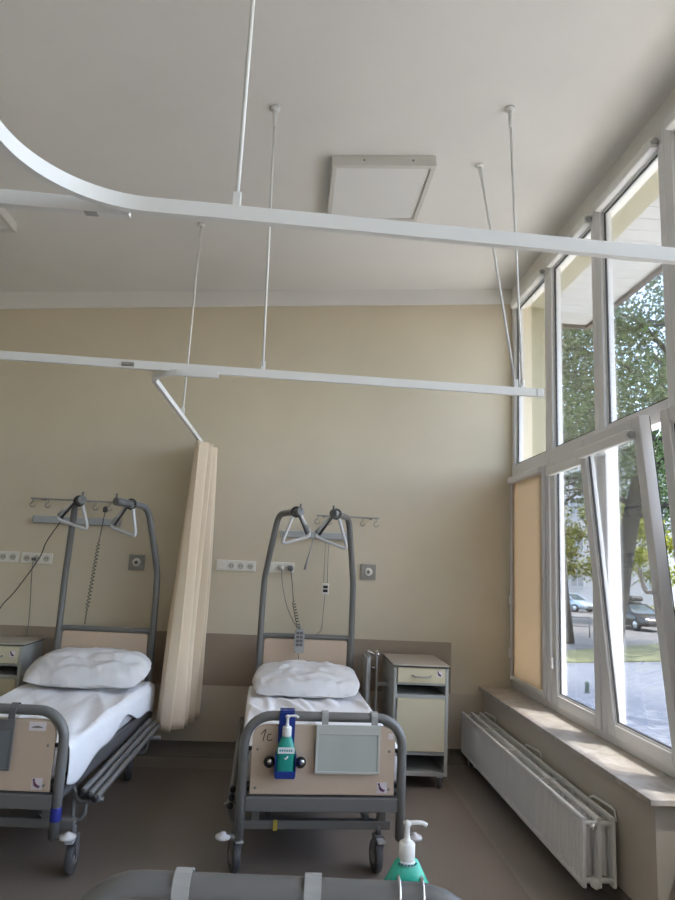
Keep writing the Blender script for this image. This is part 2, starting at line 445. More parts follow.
# ------------------------------------------------------------------ curtain rails and their rods
RZ = 2.44
def rail_bar(mb, pts, w=.02, h=.05):
    # flat aluminium section swept along a level path
    pts = [Vector(p) for p in pts]; rings = []
    for i, p in enumerate(pts):
        t = (pts[min(i+1, len(pts)-1)]-pts[max(i-1, 0)]).normalized()
        n = Vector((-t.y, t.x, 0)).normalized()
        rings.append([mb.bm.verts.new(p+n*a+Vector((0, 0, b))) for a, b in ((-w/2, -h/2), (w/2, -h/2), (w/2, h/2), (-w/2, h/2))])
    for A, B in zip(rings, rings[1:]):
        for k in range(4): mb.bm.faces.new((A[k], A[(k+1) % 4], B[(k+1) % 4], B[k]))
    mb.bm.faces.new(rings[0][::-1]); mb.bm.faces.new(rings[-1])
    return mb
t = thing('curtain_rail', 'long white curtain rail crossing the room in front of the two facing beds', 'curtain rail', (0, 0, 0), group='white curtain rails')
rail_bar(MB(), [(-4.75, 3.135, RZ), (1.25, 3.255, RZ)], .022, .042).build('rail_bar', M['rail'], t)
MB().box(-.90, -.84, 3.19, 3.225, RZ-.012, RZ+.006, .002).build('rail_stamp', M['grey_plate'], t)
MB().box(1.24, 1.28, 3.24, 3.275, RZ-.022, RZ+.022, .003).build('end_cap', M['white'], t)
t = thing('curtain_rail', 'short white curtain rail running from the long rail to the back wall between beds', 'curtain rail', (0, 0, 0), group='white curtain rails')
pts = [(-.42, 3.205, RZ-.03), (-.60, 3.205, RZ-.03)] + [(-.60+.17*math.cos(a), 3.375+.17*math.sin(a), RZ-.03) for a in [math.radians(270-9*i) for i in range(1, 11)]] + [(-.77, 4.3, RZ-.03), (-.77, YB-.012, RZ-.03)]
rail_bar(MB(), pts, .022, .03).build('rail_bar', M['rail'], t)
MB().box(-.81, -.73, YB-.012, YB-.0005, RZ-.06, RZ, .003).build('wall_flange', M['white'], t)
t = thing('curtain_rail', 'white curtain rail sweeping in a wide bend overhead, nearest the camera', 'curtain rail', (0, 0, 0), group='white curtain rails')
pts = [(-.735, .15, RZ), (-.735, 1.0, RZ), (-.732, 1.32, RZ)]
for i in range(1, 49):
    a = math.radians(180-90*i/48); pts.append((-.43+.30*math.cos(a), 1.372+.30*math.sin(a), RZ))
pts += [(-.2, 1.678, RZ), (.5, 1.70, RZ), (1.60, 1.735, RZ)]
rail_bar(MB(), pts, .022, .042).build('rail_bar', M['rail'], t)
t = thing('curtain_rail', 'straight white curtain rail ending against the big bend at upper left', 'curtain rail', (0, 0, 0), group='white curtain rails')
rail_bar(MB(), [(-4.7, 1.585, RZ), (-.50, 1.70, RZ)], .022, .042).build('rail_bar', M['rail'], t)
MB().box(-.62, -.585, 1.684, 1.706, RZ-.0245, RZ-.0213, .001).build('joint_plate', M['lightgrey'], t)

def rod(top, bot, label, zig=False):
    x, y = top; z = ceil_z(x)
    t = thing('suspension_rod', label, 'rod', (x, y, z), group='white rods holding the curtain rails')
    b = Vector(bot) - Vector((x, y, z))
    MB().lathe([(.002, -.002), (.026, -.002), (.026, -.012), (.012, -.018), (.002, -.018)], (0, 0, 0), 'Z', 20).build('ceiling_flange', M['white'], t)
    MB().cyl((0, 0, -.018), b*.06+Vector((0, 0, -.018)), .010, 12).build('rod_socket', M['white'], t)
    MB().tube([Vector((0, 0, -.03)), b*.5, b], .0065, 8).build('rod_shaft', M['rail'], t)
    MB().box(b.x-.012, b.x+.012, b.y-.008, b.y+.008, b.z-.02, b.z+.045, .003).build('rail_clip', M['white'], t)
rod((-.219, 3.06), (-.201, 3.226, RZ+.02), 'thin white rod from the ceiling to the middle of the long rail')
rod((-.756, 4.25), (-.77, 4.25, RZ-.015), 'thin white rod from the ceiling to the short rail that carries the curtain')
rod((1.009, 3.54), (1.13, 3.253, RZ+.02), 'slanted white rod bracing the window end of the long rail')
rod((1.024, 3.034), (1.165, 3.253, RZ+.02), 'white rod nearly plumb at the window end of the long rail')
rod((-.208, 1.69), (-.208, 1.678, RZ+.02), 'white rod leaving the top photo edge, down to the nearest curved rail')

# ------------------------------------------------------------------ curtain
def curtain():
    t = thing('curtain', 'beige curtain gathered in folds at the wall between the two beds', 'curtain', (-.77, 5.1, .3))
    nf = 5; topz = RZ-.05; 
    def fn(u, v):
        # v = 0 top, 1 bottom
        y = 5.36 - u*(.36+.22*v**1.3) + .012*math.sin(9*u+5*v)
        amp = (.068+.022*v)*(1-.35*u*(1-v))*(1+.25*math.sin(u*11))
        x = -.738 + amp*math.sin(u*nf*2*PI+.4*math.sin(3*v)) + .02*math.sin(2.6*v+u*4)
        x -= .03*u*v
        x += .010*noise.noise(Vector((u*14, v*5, 2)))*v
        z = topz - v*(topz-(.30-.02*math.sin(u*6)))
        return Vector((x+.77, y-5.1, z-.3))
    o = MB().grid(170, 40, fn).build('curtain_cloth', M['curtain'], t)
    s = o.modifiers.new('t', 'SOLIDIFY'); s.thickness = .003
    for i in range(9):
        y = 5.33-.04*i
        MB().tube([(0, y-5.1, RZ-.046-.3), (0, y-5.1, RZ-.075-.3)], .004, 6).build('curtain_glider', M['white'], t)
curtain()

# ------------------------------------------------------------------ hospital beds
def castor(x, y, yaw, parent, r=.075):
    c, s = math.cos(yaw), math.sin(yaw)
    T = Matrix.Translation((x, y, 0)) @ Matrix.Rotation(yaw, 4, 'Z')
    e = bpy.data.objects.new('castor', None); COL.objects.link(e); e.parent = parent; e.matrix_local = T
    MB().lathe([(.01, -.016), (r-.02, -.016), (r-.014, -.019), (r-.004, -.017), (r, -.008), (r, .008), (r-.004, .017), (r-.014, .019), (r-.02, .016), (.01, .016)], (0, .025, r), 'X', 32).build('wheel', M['rubber'], e)
    MB().lathe([(.004, -.021), (.03, -.021), (.035, -.017), (.035, .017), (.03, .021), (.004, .021)], (0, .025, r), 'X', 20).build('hub', M['grey_plate'], e)
    f = MB()
    for sx in (-1, 1):
        f.prism([(.005, r-.005), (.045, r-.005), (.06, r+.03), (.03, 2*r+.03), (-.03, 2*r+.03), (-.03, 2*r+.005)], sx*.017-.003, sx*.022+.003, 'X')
    f.box(-.025, .025, -.03, .035, 2*r+.012, 2*r+.034, .006)
    f.cyl((0, 0, 2*r+.03), (0, 0, 2*r+.075), .014)
    f.build('fork', M['tubed'], e)
    MB().box(-.02, .02, -.075, -.025, 2*r+.012, 2*r+.026, .005).build('brake_pedal', M['lightgrey'], e)
    return e

def pictogram(parent, x, z, y, s=.05):
    st = bx(x-s/2, x+s/2, y-.0012, y, z-s/2, z+s/2).build('sticker', M['sticker'], parent)
    k = s/2
    m = MB().tube([(x-k*.55, y-.002, z+k*.55), (x-k*.3, y-.002, z-k*.05), (x+k*.15, y-.002, z-k*.35), (x+k*.6, y-.002, z-k*.45)], [.003, .006, .005, .003], 6)
    m.sphere((x-k*.6, y-.002, z+k*.72), .005, 6)
    m.tube([(x-k*.5, y-.002, z-k*.2), (x, y-.002, z-k*.55), (x+k*.5, y-.002, z-k*.7)], .0018, 5)
    m.build('pictogram', M['purple'], st)
    return st

def make_bed(label, loc, rz, trapeze=True, writing=False, tape=None, marks=True, cx=(-.335, .335), rails=(-1, 1), rt=((.436, .365), (.47, .352), (.503, .338)), tagl=False, lift=0.0):
    root = thing('hospital_bed', label, 'hospital bed', loc, rz, group='grey steel hospital beds')
    R = .0235; hx = .39; zt = .752; rc = .13
    pts = [(-hx, 0, .20), (-hx, 0, .45), (-hx, 0, zt-rc)] + arc((-hx+rc, zt-rc), rc, PI, PI/2, 8)[1:] + [(0, 0, zt)] + arc((hx-rc, zt-rc), rc, PI/2, 0, 8) + [(hx, 0, .45), (hx, 0, .20)]
    MB().tube(pts, R, 16).build('foot_tube', M['tube'], root)
    pn = MB().prism(rrect(-.352, .352, .395, .712, .06, 7, (1, 1, 0, 0)), -.012, .010, 'Y', bev=.003).build('footboard', M['panel'], root)
    for sx in (-1, 1):
        for zz in (.60, .44): bx(min(sx*.352, sx*.376), max(sx*.352, sx*.376), -.008, .008, zz-.009, zz+.009, .002).build('panel_bracket', M['black'], root)
        for zz in (.60, .425): MB().lathe([(.001, 0), (.007, 0), (.006, .003), (.001, .004)], (sx*.325, -.016, zz), 'Y', 10).build('panel_screw', M['grey_plate'], pn)
    if marks: pictogram(pn, .292, .43, -.012)
    if tagl:
        s_ = bx(.225, .305, -.0132, -.012, .662, .702).build('name_card', M['sticker'], pn)
        m = MB()
        m.tube([(.24, -.014, .678), (.265, -.014, .681), (.29, -.014, .678)], [.002, .006, .002], 6); m.build('card_mark', M['cablegrey'], s_)
    if writing:
        # handwritten 1c at the upper corner of the board
        m = MB()
        m.tube(smooth_path([(-.312, -.0135, .668), (-.300, -.0135, .682), (-.291, -.0135, .69), (-.296, -.0135, .665), (-.302, -.0135, .638)], 4), .0022, 6)
        m.tube(smooth_path([(-.262, -.0135, .668), (-.274, -.0135, .668), (-.281, -.0135, .656), (-.279, -.0135, .643), (-.268, -.0135, .640), (-.256, -.0135, .646)], 4), .0022, 6)
        m.build('handwriting', M['ink'], pn)
        bx(.318, .343, -.0135, -.012, .655, .682).build('tape_patch', M['sticker'], pn)
    MB().box(-.372, .372, -.018, .03, .318, .385, .006).build('foot_crossbar', M['tube'], root)
    # bumper rollers
    for sx in (-1, 1):
        b = MB().tube([(sx*hx, 0, .205), (sx*(hx+.03), -.01, .205), (sx*(hx+.06), -.012, .212)], .013, 8)
        b.sphere((sx*hx, 0, .205), .0235, 8)
        bo = b.build('bumper_arm', M['tube'], root)
        MB().lathe([(.006, -.013), (.030, -.013), (.036, -.009), (.037, -.002), (.033, .004), (.014, .010), (.012, .017), (.004, .018)], (sx*(hx+.072), -.014, .212), 'Z', 24).build('bumper_roller', M['handle_grey'], bo)
    if tape: MB().lathe([(R+.001, -.03), (R+.002, -.028), (R+.002, .028), (R+.001, .03)], (hx, 0, .30), 'Z', 20).build('blue_tape', M['bluetape'], root)
    # lying frame
    fr = MB()
    for sx in (-1, 1): fr.box(sx*.36-.018, sx*.36+.018, .03, 1.76, .335, .40, .005)
    for yy in (.55, 1.1, 1.70): fr.box(-.342, .342, yy-.02, yy+.02, .34, .39, .004)
    fr.build('bed_frame', M['tubed'], root)
    MB().box(-.385, .385, .06, 1.72, .402, .432, .006).build('mattress_platform', M['tubed'], root)
    # undercarriage with castors
    uc = MB()
    for yy in (.10, 1.42):
        uc.box(min(cx[0], -.36), max(cx[1], .36), yy-.022, yy+.022, .205, .247, .006)
        for sx in (-1, 1): uc.box(sx*.315-.022, sx*.315+.022, yy-.02, yy+.02, .225, .336+lift, .005)
    for sx in (-1, 1): uc.box(sx*.25-.016, sx*.25+.016, .12, 1.40, .21, .242, .004)
    uc.build('undercarriage', M['tube'], root)
    bx(-.225, -.205, .070, .0775, .203, .252).build('yellow_strap', M['yellow'], root)
    for (x, y, a) in ((cx[0], .09, .25), (cx[1], .09, .1), (-.335, 1.42, -.5), (.335, 1.42, .4)): castor(x, y, a, root)
    # folded side rails
    for sx in rails:
        for j, (ox, oz) in enumerate(rt):
            so = MB().tube([(sx*ox, .20, oz-.035), (sx*ox, 1.45, oz+.02)], .0155, 10)
            s_ = so.build('side_rail', M['tube'], root)
            MB().lathe([(.002, -.004), (.012, -.004), (.0165, .001), (.0165, .014), (.002, .014)], (sx*ox, .193, oz-.035), 'Y', 14).build('end_plug', M['black'], s_)
        for yy in (.24, 1.40):
            br = MB()
            br.tube([(sx*.375, yy, .345), (sx*.40, yy, .29), (sx*.425, yy, .272), (sx*(rt[-1][0]+.03), yy, rt[-1][1]-.046)], .012, 8)
            br.tube([(sx*.385, yy, .30), (sx*.392, yy-.01, .22), (sx*.40, yy-.015, .19), (sx*.43, yy-.01, .195), (sx*.448, yy, .22), (sx*.45, yy, .275)], .0105, 8)
            br.build('side_rail_bracket', M['tube'], root)
    # headboard
    Y = 1.70; hw = .335 if trapeze else .315; hr = .03 if trapeze else .05
    MB().prism(rrect(-.312, .312, .50, .928, .02, 5, (1, 1, 0, 0)), Y-.01, Y+.01, 'Y', bev=.003).build('headboard', M['panel'], root)
    pts = [(-hw, Y, .36), (-hw, Y, .95-hr)] + arc((-hw+hr, .95-hr), hr, PI, PI/2, 5, d=Y)[1:] + arc((hw-hr, .95-hr), hr, PI/2, 0, 5, d=Y) + [(hw, Y, .36)]
    MB().tube(pts, .019, 12).build('head_tube', M['tube'], root)
    if trapeze:
        for sx in (-1, 1):
            p = smooth_path([(sx*.345, Y+.0, .43), (sx*.345, Y, .9), (sx*.342, Y-.01, 1.30), (sx*.330, Y-.03, 1.44), (sx*.29, Y-.12, 1.70), (sx*.272, Y-.16, 1.80), (sx*.252, Y-.20, 1.842), (sx*.225, Y-.25, 1.852), (sx*.12, Y-.44, 1.858)], 5)
            po = MB().tube(p, .0235, 14).build('trapeze_pole', M['tube'], root)
            q = Vector((sx*.12, Y-.44, 1.858)); d = (q-Vector((sx*.225, Y-.25, 1.852))).normalized()
            gp = MB().tube([q-d*.10, q+d*.012], .028, 14)
            gp.tube([q+d*.005, q+d*.005+Vector((0, 0, .055))], .008, 6)
            gp.build('arm_end_sleeve', M['tube'], po)
            MB().box(sx*.345-.03, sx*.345+.03, Y-.012, Y+.03, .42, .52, .005).build('pole_clamp', M['tubed'], root)
    if lift:
        for ch in root.children:
            if ch.name.split('.')[0] not in ('castor', 'undercarriage', 'yellow_strap'): ch.location.z += lift
    return root

BED2 = ((.215, 3.40, 0), math.radians(2.3))
BED1 = ((-1.410, 3.36, 0), math.radians(-2.7))
LIFT = .135
BED3 = ((.015, 1.36, 0), PI-math.radians(3.2))
bed2 = make_bed('grey hospital bed by the window marked 1c, with a blue bottle holder on its foot', *BED2, writing=True, cx=(-.40, .30), rails=(-1,), rt=((.436, .385), (.44, .345), (.444, .305)))
bed1 = make_bed('grey hospital bed at the left photo edge with blue tape on its foot tube', *BED1, tape=True, tagl=True, cx=(-.335, .45), rails=(1,))
bed3 = make_bed('nearest hospital bed, only the foot tube shows along the bottom photo edge', *BED3, trapeze=False, marks=False, rails=(), lift=LIFT)

def bed_pt(bed, p):
    (l, a) = bed
    return Matrix.Translation(l) @ Matrix.Rotation(a, 4, 'Z') @ Vector(p)

def lay_bedding(bed, label, seed, drop, lift=0.0):
    (loc, a) = bed
    t = thing('mattress', label, 'mattress', bed_pt(bed, (0, 0, .4325+lift)), a, group='mattresses on the beds')
    MB().box(-.385, .385, .065, 1.645, .002, .145, .03, 4).build('mattress_core', M['mattress'], t)
    W = .40; L0, L1 = .052, 1.655; top = .157
    def fn(u, v):
        # u across, v along; sides fold down
        s = (u-.5)*2; reach = .39+drop(v, s)
        d = s*reach; y = L0+(L1-L0)*v
        n1 = noise.noise(Vector((d*5+seed, y*1.2, seed))); n2 = noise.noise(Vector((d*13, y*3.0+seed, 3.3)))
        if abs(d) <= W-.02:
            x, z = d, top+.008*n1+.006*n2+.055*max(0, .35-abs(noise.noise(Vector((d*5+y*1.1, y*.8, seed+9)))*1.6))
        else:
            e = abs(d)-(W-.02); sg = 1 if d > 0 else -1
            k = min(1, e/.045)
            x = sg*(W-.02+.022*math.sin(k*PI/2)+.008*n1*k); z = top-.02*(1-math.cos(k*PI/2))-max(0, e-.03)
        # tuck at the foot and head ends
        ee = min(v, 1-v)*(L1-L0)
        if ee < .03 and abs(d) <= W-.02: z -= (.03-ee)*1.0
        return Vector((x, y, z))
    o = MB().grid(90, 110, fn).build('sheet', M['linen'], t)
    s = o.modifiers.new('t', 'SOLIDIFY'); s.thickness = .004; s.offset = 1
    # the sheet falls over the foot end
    def ff(u, v):
        x = -.385+.77*u
        return Vector((x, .051-.012*math.sin(v*PI/2)+.006*noise.noise(Vector((x*7, v*3, seed))), top-.028-v*.12))
    o2 = MB().grid(30, 8, ff).build('sheet_end', M['linen'], t)
    s = o2.modifiers.new('t', 'SOLIDIFY'); s.thickness = .004
    return t
lay_bedding(BED2, 'white-sheeted mattress on the bed by the window', 2.0, lambda v, s: .10+.02*math.sin(v*9))
lay_bedding(BED1, 'white-sheeted mattress with rumpled hanging edge on the bed at left', 7.0,
            lambda v, s: .14+.05*math.sin(v*7+.8)+.02*math.sin(v*19) if s > 0 else .08)
lay_bedding(BED3, 'white-sheeted mattress on the nearest bed, below the photo edge', 11.0, lambda v, s: .03, LIFT)

def pillow(bed, label, seed, w, d, h, px, py, pz, tilt, rz):
    t = thing('pillow', label, 'pillow', bed_pt(bed, (px, py, pz)), bed[1]+rz, group='white pillows')
    t.rotation_euler = (tilt, 0, bed[1]+rz)
    m = MB()
    def side(sg):
        def fn(u, v):
            a, b = u*2-1, v*2-1
            x = a*w/2*math.sqrt(1-.22*b*b)*(1+.02*noise.noise(Vector((b*3, seed, 2))))
            y = b*d/2*math.sqrt(1-.28*a*a)*(1+.03*noise.noise(Vector((a*3, seed, 5))))
            th = max(0, (1-abs(a)**3.2))**.55*max(0, (1-abs(b)**3.0))**.6
            wr = .022*noise.noise(Vector((a*2.2+seed, b*3.5, seed)))+.012*noise.noise(Vector((a*6+seed, b*5, 4)))
            wr += .022*abs(noise.noise(Vector((a*9+b*3, b*2+seed, 1))))*(abs(b)**1.5)
            z = sg*h/2*th + wr*th + .018*noise.noise(Vector((a*2+seed, b*2, 8.1)))
            if sg < 0: z *= .55
            return Vector((x, y, z))
        return fn
    m.grid(64, 44, side(1)); m.grid(64, 44, side(-1))
    bmesh.ops.remove_doubles(m.bm, verts=m.bm.verts[:], dist=.0005)
    o = m.build('pillow_case', M['pillow'], t)
    # piped seam along the front edge
    pts = []
    for i in range(41):
        a = -1+i/20
        x = a*w/2*math.sqrt(1-.22); y = -d/2*math.sqrt(1-.28*a*a)*(1+.03*noise.noise(Vector((a*3, seed, 5))))-.001
        pts.append((x, y, .018*noise.noise(Vector((a*2+seed, -2, 8.1)))))
    MB().tube(pts, .0035, 6).build('seam', M['pillow'], t)
    return t
pillow(BED2, 'plump white pillow on the bed by the window', 3.1, .75, .48, .175, -.005, 1.385, .682, math.radians(14), math.radians(-3))
pillow(BED1, 'plump white pillow on the bed at left', 5.7, .80, .50, .215, .02, 1.375, .712, math.radians(14), math.radians(2))

# ------------------------------------------------------------------ trapeze grips
def grip(top, right, left, label, buckle=0, strap=None):
    # rounded triangle slung over the arm, with a webbing strap to one corner
    T, Rr, L = Vector(top), Vector(right), Vector(left)
    t = thing('trapeze_grip', label, 'grab handle', top, group='triangular grab handles on the trapeze poles')
    def corner(a, b, c, k=.042, n=6):
        p0 = b+(a-b).normalized()*k; p2 = b+(c-b).normalized()*k
        return [((1-q)**2*p0+2*q*(1-q)*b+q*q*p2)-T for q in [i/n for i in range(n+1)]]
    pts = corner(L, T, Rr)+corner(T, Rr, L)+corner(Rr, L, T)
    MB().tube(pts, .0115, 10, closed=True).build('grip_triangle', M['handle_grey'], t)
    C = (L if buckle else Rr)-T; O = (Rr if buckle else L)-T
    e = C*.80+O*.10
    m = MB().tube([Vector((0, -.034, -.02)), e*.5+Vector((0, -.012, -.01)), e], [.009, .008, .010], 6)
    m.tube([Vector((.034*math.cos(a), -.012, -.035+.034*math.sin(a))) for a in [2*PI*i/12 for i in range(12)]], .009, 6, closed=True)
    m.build('webbing_strap', M['cable'], t)
    dl = -C.normalized()
    MB().tube([C+dl*.03, C+dl*.05, C+dl*.09], [.0165, .0175, .0145], 10).build('grip_joint', M['remote'], t)
    if strap: MB().tube([Vector(strap[0])-T, Vector(strap[1])-T, Vector(strap[2])-T], [.006, .006, .012], 6).build('hanging_tab', M['remote'], t)
def grips():
    q = Vector((.12, 1.70-.44, 1.858)); d = (q-Vector((.225, 1.70-.25, 1.852))).normalized()
    for bed, sx, back, dr, dl, lab, bk, st in (
        (BED2, -1, .05, (.115, .02, -.20), (-.095, -.02, -.27), 'triangular grab handle on the left pole of the bed by the window', 0, None),
        (BED2, 1, .05, (.09, -.03, -.285), (-.155, .03, -.20), 'triangular grab handle on the right pole of the bed by the window, hanging tab below', 1, 1),
        (BED1, -1, .10, (.08, .0, -.235), (-.16, .02, -.165), 'triangular grab handle on the left pole of the bed at left', 1, None),
        (BED1, 1, .14, (.06, -.03, -.265), (-.15, .05, -.20), 'triangular grab handle on the right pole of the bed at left', 1, None)):
        p = q-d*back; p = bed_pt(bed, (sx*p.x, p.y, p.z+.034))
        L = p+Vector(dl); strap = None
        if st: strap = (L+Vector((0, 0, -.01)), L+Vector((-.02, 0, -.11)), L+Vector((-.05, 0, -.24)))
        grip(p, p+Vector(dr), L, lab, bk, strap)
grips()

# ------------------------------------------------------------------ bedside cabinets
def cabinet(label, x, y, w, d, h, tray=True):
    t = thing('bedside_cabinet', label, 'cabinet', (x, y, 0), group='bedside cabinets')
    W = w/2; zb = .09
    m = MB()
    m.box(-W+.008, -W+.030, .012, d-.01, zb, h-.02, .002).box(W-.030, W-.008, .012, d-.01, zb, h-.02, .002)
    for z0, z1 in ((zb, .112), (.225, .247), (.60, .622), (.688, .70)): m.box(-W+.030, W-.030, .014, d-.02, z0, z1, .001)
    m.build('carcass', M['cabgrey'], t)
    bx(-W+.03, W-.03, d-.03, d-.02, zb+.028, h-.022).build('back_panel', M['cabgrey'], t)
    o = MB().box(-W, W, -.004, d, h-.02, h-.004, .002).build('top', M['cabtop'], t)
    bx(-W-.001, W+.001, -.006, d+.0005, h-.0195, h-.0125, bev=.001).build('top_edge', M['black'], o)
    dr = MB().box(-W+.033, W-.033, .004, .20, .703, h-.024, .003).build('drawer', M['cabfront'], t)
    hz = .754
    MB().tube(smooth_path([(-.065, .006, hz), (-.055, -.016, hz-.004), (0, -.024, hz-.008), (.055, -.016, hz-.004), (.065, .006, hz)], 4), .006, 8).build('drawer_handle', M['grey_plate'], dr)
    pictogram(dr, W-.075, .768, .004, .04)
    dd = MB().box(-W+.033, W-.033, .004, .022, .25, .598, .003).build('door', M['cabfront'], t)
    for zz in (.33, .50): bx(-W+.024, -W+.036, -.004, .008, zz-.016, zz+.016, .002).build('hinge', M['cabgrey'], dd)
    for (cx, cy) in ((-W+.05, .05), (W-.05, .05), (-W+.05, d-.06), (W-.05, d-.06)):
        c = bpy.data.objects.new('castor', None); COL.objects.link(c); c.parent = t; c.location = (cx, cy, 0)
        MB().lathe([(.006, -.014), (.026, -.014), (.036, -.008), (.036, .008), (.026, .014), (.006, .014)], (0, .012, .036), 'X', 20).build('wheel', M['rubber'], c)
        f = MB()
        for s in (-1, 1): f.prism([(.0, .03), (.022, .03), (.026, .066), (-.016, .076), (-.016, .064)], s*.019-.002, s*.019+.002, 'X')
        f.box(-.021, .021, -.016, .026, .072, .080, .002).cyl((0, 0, .078), (0, 0, .091), .012)
        f.build('fork', M['chrome'], c)
    if tray:
        # fold-down meal tray on its post, parked along the left side
        a = MB().box(-W-.085, -W-.069, .30, .316, .30, .66, .003).box(-W-.083, -W-.071, .302, .314, .66, .845, .002)
        a.box(-W-.069, -W+.008, .300, .318, .625, .648, .002).box(-W-.069, -W+.008, .300, .318, .34, .362, .002)
        a.build('tray_post', M['lightgrey'], t)
        c = MB().tube([(-W-.077, .31, .845), (-W-.077, .30, .868), (-W-.09, .26, .875)], .010, 8).tube([(-W-.077, .31, .84), (-W-.115, .31, .855), (-W-.15, .30, .875)], .008, 8)
        c.sphere((-W-.075, .305, .85), .016, 6); c.tube([(-W-.075, .31, .75), (-W-.14, .31, .752)], .006, 8)
        c.build('tray_clamp', M['chrome'], t)
        MB().prism(rrect(.19, .50, .28, .83, .04, 5), -W-.165, -W-.145, 'X', bev=.006).build('tray', M['lightgrey'], t)
        bx(-W-.143, -W-.128, .26, .44, .30, .84, bev=.004).build('tray_arm', M['lightgrey'], t)
    return t
cabinet('grey bedside cabinet with cream drawer and door, between bed and radiator', .965, 4.73, .405, .56, .83)
cabinet('grey bedside cabinet cut off at the left photo edge', -2.06, 4.92, .42, .40, .845, tray=False)

# ------------------------------------------------------------------ wall fittings
def sockets(label, x0, n, z, blank=(), w=.0765, plugs=()):
    t = thing('socket_strip', label, 'socket', (x0, YB, z), group='wall socket strips')
    W = n*w+.012
    MB().prism(rrect(0, W, -.043, .043, .008, 4), -.012, 0, 'Y', bev=.003).build('cover_frame', M['offwhite'], t)
    for i in range(n):
        cx = .006+w*(i+.5)
        if i in blank:
            MB().box(cx-.03, cx+.03, -.016, -.0125, -.03, .03, .002).build('blank_cover', M['offwhite'], t)
            continue
        o = MB().box(cx-.033, cx+.033, -.0155, -.0122, -.033, .033, .001).build('socket', M['offwhite'], t)
        MB().lathe([(.021, -.017), (.024, -.017), (.024, -.0157), (.021, -.0157)], (cx, 0, 0), 'Y', 24).build('socket_well', M['socket_hole'], o)
        for hx in (-.009, .009): MB().lathe([(.001, -.0185), (.004, -.0185), (.004, -.0172), (.001, -.0172)], (cx+hx, 0, 0), 'Y', 10).build('pin_hole', M['black'], o)
    return t
S1 = sockets('white four-gang socket strip on the wall right of the curtain', -.60, 4, 1.45, blank=(0,))
S2 = sockets('white socket strip behind the left pole of the bed by the window', -.212, 3, 1.452, blank=(0,))
S3 = sockets('white socket strip cut off by the left photo edge', -2.47, 4, 1.438)
S4 = sockets('white socket strip with a black cable, above the cabinet at left', -2.135, 3, 1.436)

def gas(label, x, z):
    t = thing('gas_outlet', label, 'wall outlet', (x, YB, z), group='square medical wall outlets')
    MB().box(-.062, .062, -.014, 0, -.062, .062, .003).build('cover_plate', M['grey_plate'], t)
    MB().lathe([(.022, -.026), (.030, -.024), (.034, -.0142), (.022, -.0142)], (0, 0, 0), 'Y', 28).build('ring', M['offwhite'], t)
    o = MB().lathe([(.001, -.030), (.012, -.030), (.017, -.024), (.019, -.015), (.001, -.0145)], (0, 0, 0), 'Y', 20).build('outlet', M['grey_plate'], t)
    MB().tube([(-.012, -.033, 0), (.012, -.033, 0)], .003, 6).tube([(0, -.033, -.012), (0, -.033, .012)], .003, 6).build('cross_mark', M['ink'], o)
gas('square grey medical outlet right of the bed by the window', .636, 1.449)
gas('square grey medical outlet by the right pole of the bed at left', -1.233, 1.44)

def strip(label, x0, x1, z):
    t = thing('mounted_bedhead_panel', label, 'wall panel', (x0, YB, z), group='pale panels over the bed heads')
    MB().box(0, x1-x0, -.05, 0, -.028, .028, .006).build('panel_body', M['lightstrip'], t)
    for xa in (-.012, x1-x0+.001): bx(xa, xa+.011, -.052, 0, -.03, .03, .004).build('end_cap', M['lightgrey'], t)
strip('pale narrow bedhead panel above the bed by the window', -.085, .47, 1.725)
strip('pale narrow bedhead panel above the bed at left', -2.06, -1.40, 1.745)

def hookrail(label, x0, x1, z, hooks):
    t = thing('hook_rail', label, 'hook rail', (x0, YB, z), group='metal hook rails over the beds')
    MB().box(0, x1-x0, -.088, -.08, -.007, .007, .002).build('bar', M['grey_plate'], t)
    for f in (.12, .88):
        x = f*(x1-x0); MB().box(x-.008, x+.008, -.08, 0, -.008, .004, .002).build('bracket', M['grey_plate'], t)
    for f in hooks:
        x = f*(x1-x0)
        p = [(x, -.084, -.005), (x, -.086, -.03)] + [(x+.020*math.sin(a), -.086, -.05+.020*math.cos(a)) for a in [math.radians(-20-28*i) for i in range(10)]]
        MB().tube(p, .0045, 6).build('hook', M['grey_plate'], t)
hookrail('metal hook rail above the right pole of the bed by the window', .19, .70, 1.885, (.01, .20, .52, .74, .96))
hookrail('metal hook rail above the bed at left', -2.09, -1.40, 1.905, (.03, .20, .55, .74, .9))

# remote control hanging on the headboard, its coiled cord, plugs
t = thing('bed_remote', 'grey remote control with buttons hung on the headboard by the window', 'remote control', (0.095, 5.005, .925), rz=math.radians(2))
MB().prism(rrect(-.037, .037, -.085, .085, .018, 5), -.014, .012, 'Y', bev=.005).build('remote_body', M['remote'], t)
for i in range(2):
    for j in range(4):
        MB().box(-.024+.026*i, -.002+.026*i, -.018, -.0135, -.035+.028*j, -.015+.028*j, .003).build('button', M['tubed'], t)
MB().tube([(0, .0, .08), (0, .02, .115), (0, .055, .112), (0, .065, .09)], .006, 8).build('hook', M['remote'], t)
MB().tube([(-.004, 0, -.084), (.002, .02, -.12), (.004, .03, -.2)], .003, 6).build('lead', M['cable'], t)
t = thing('coiled_cord', 'dark coiled cord from the socket down to the remote control', 'cord', (.0, 5.34, 1.45), group='cords at the bed heads')
pth = [Vector((-.0, -.0, .0)), Vector((.02, -.08, -.12)), Vector((.035, -.16, -.24))]
MB().tube(smooth_path(pth, 5), .0035, 6).tube(coil((.035, -.16, -.24), (.085, -.30, -.44), .012, 10), .0032, 5).build('cord_wire', M['cable'], t)
MB().lathe([(.004, -.03), (.021, -.028), (.023, -.005), (.023, .046), (.004, .046)], (-.0, .0, 0), 'Y', 18).build('plug', M['tubed'], t)
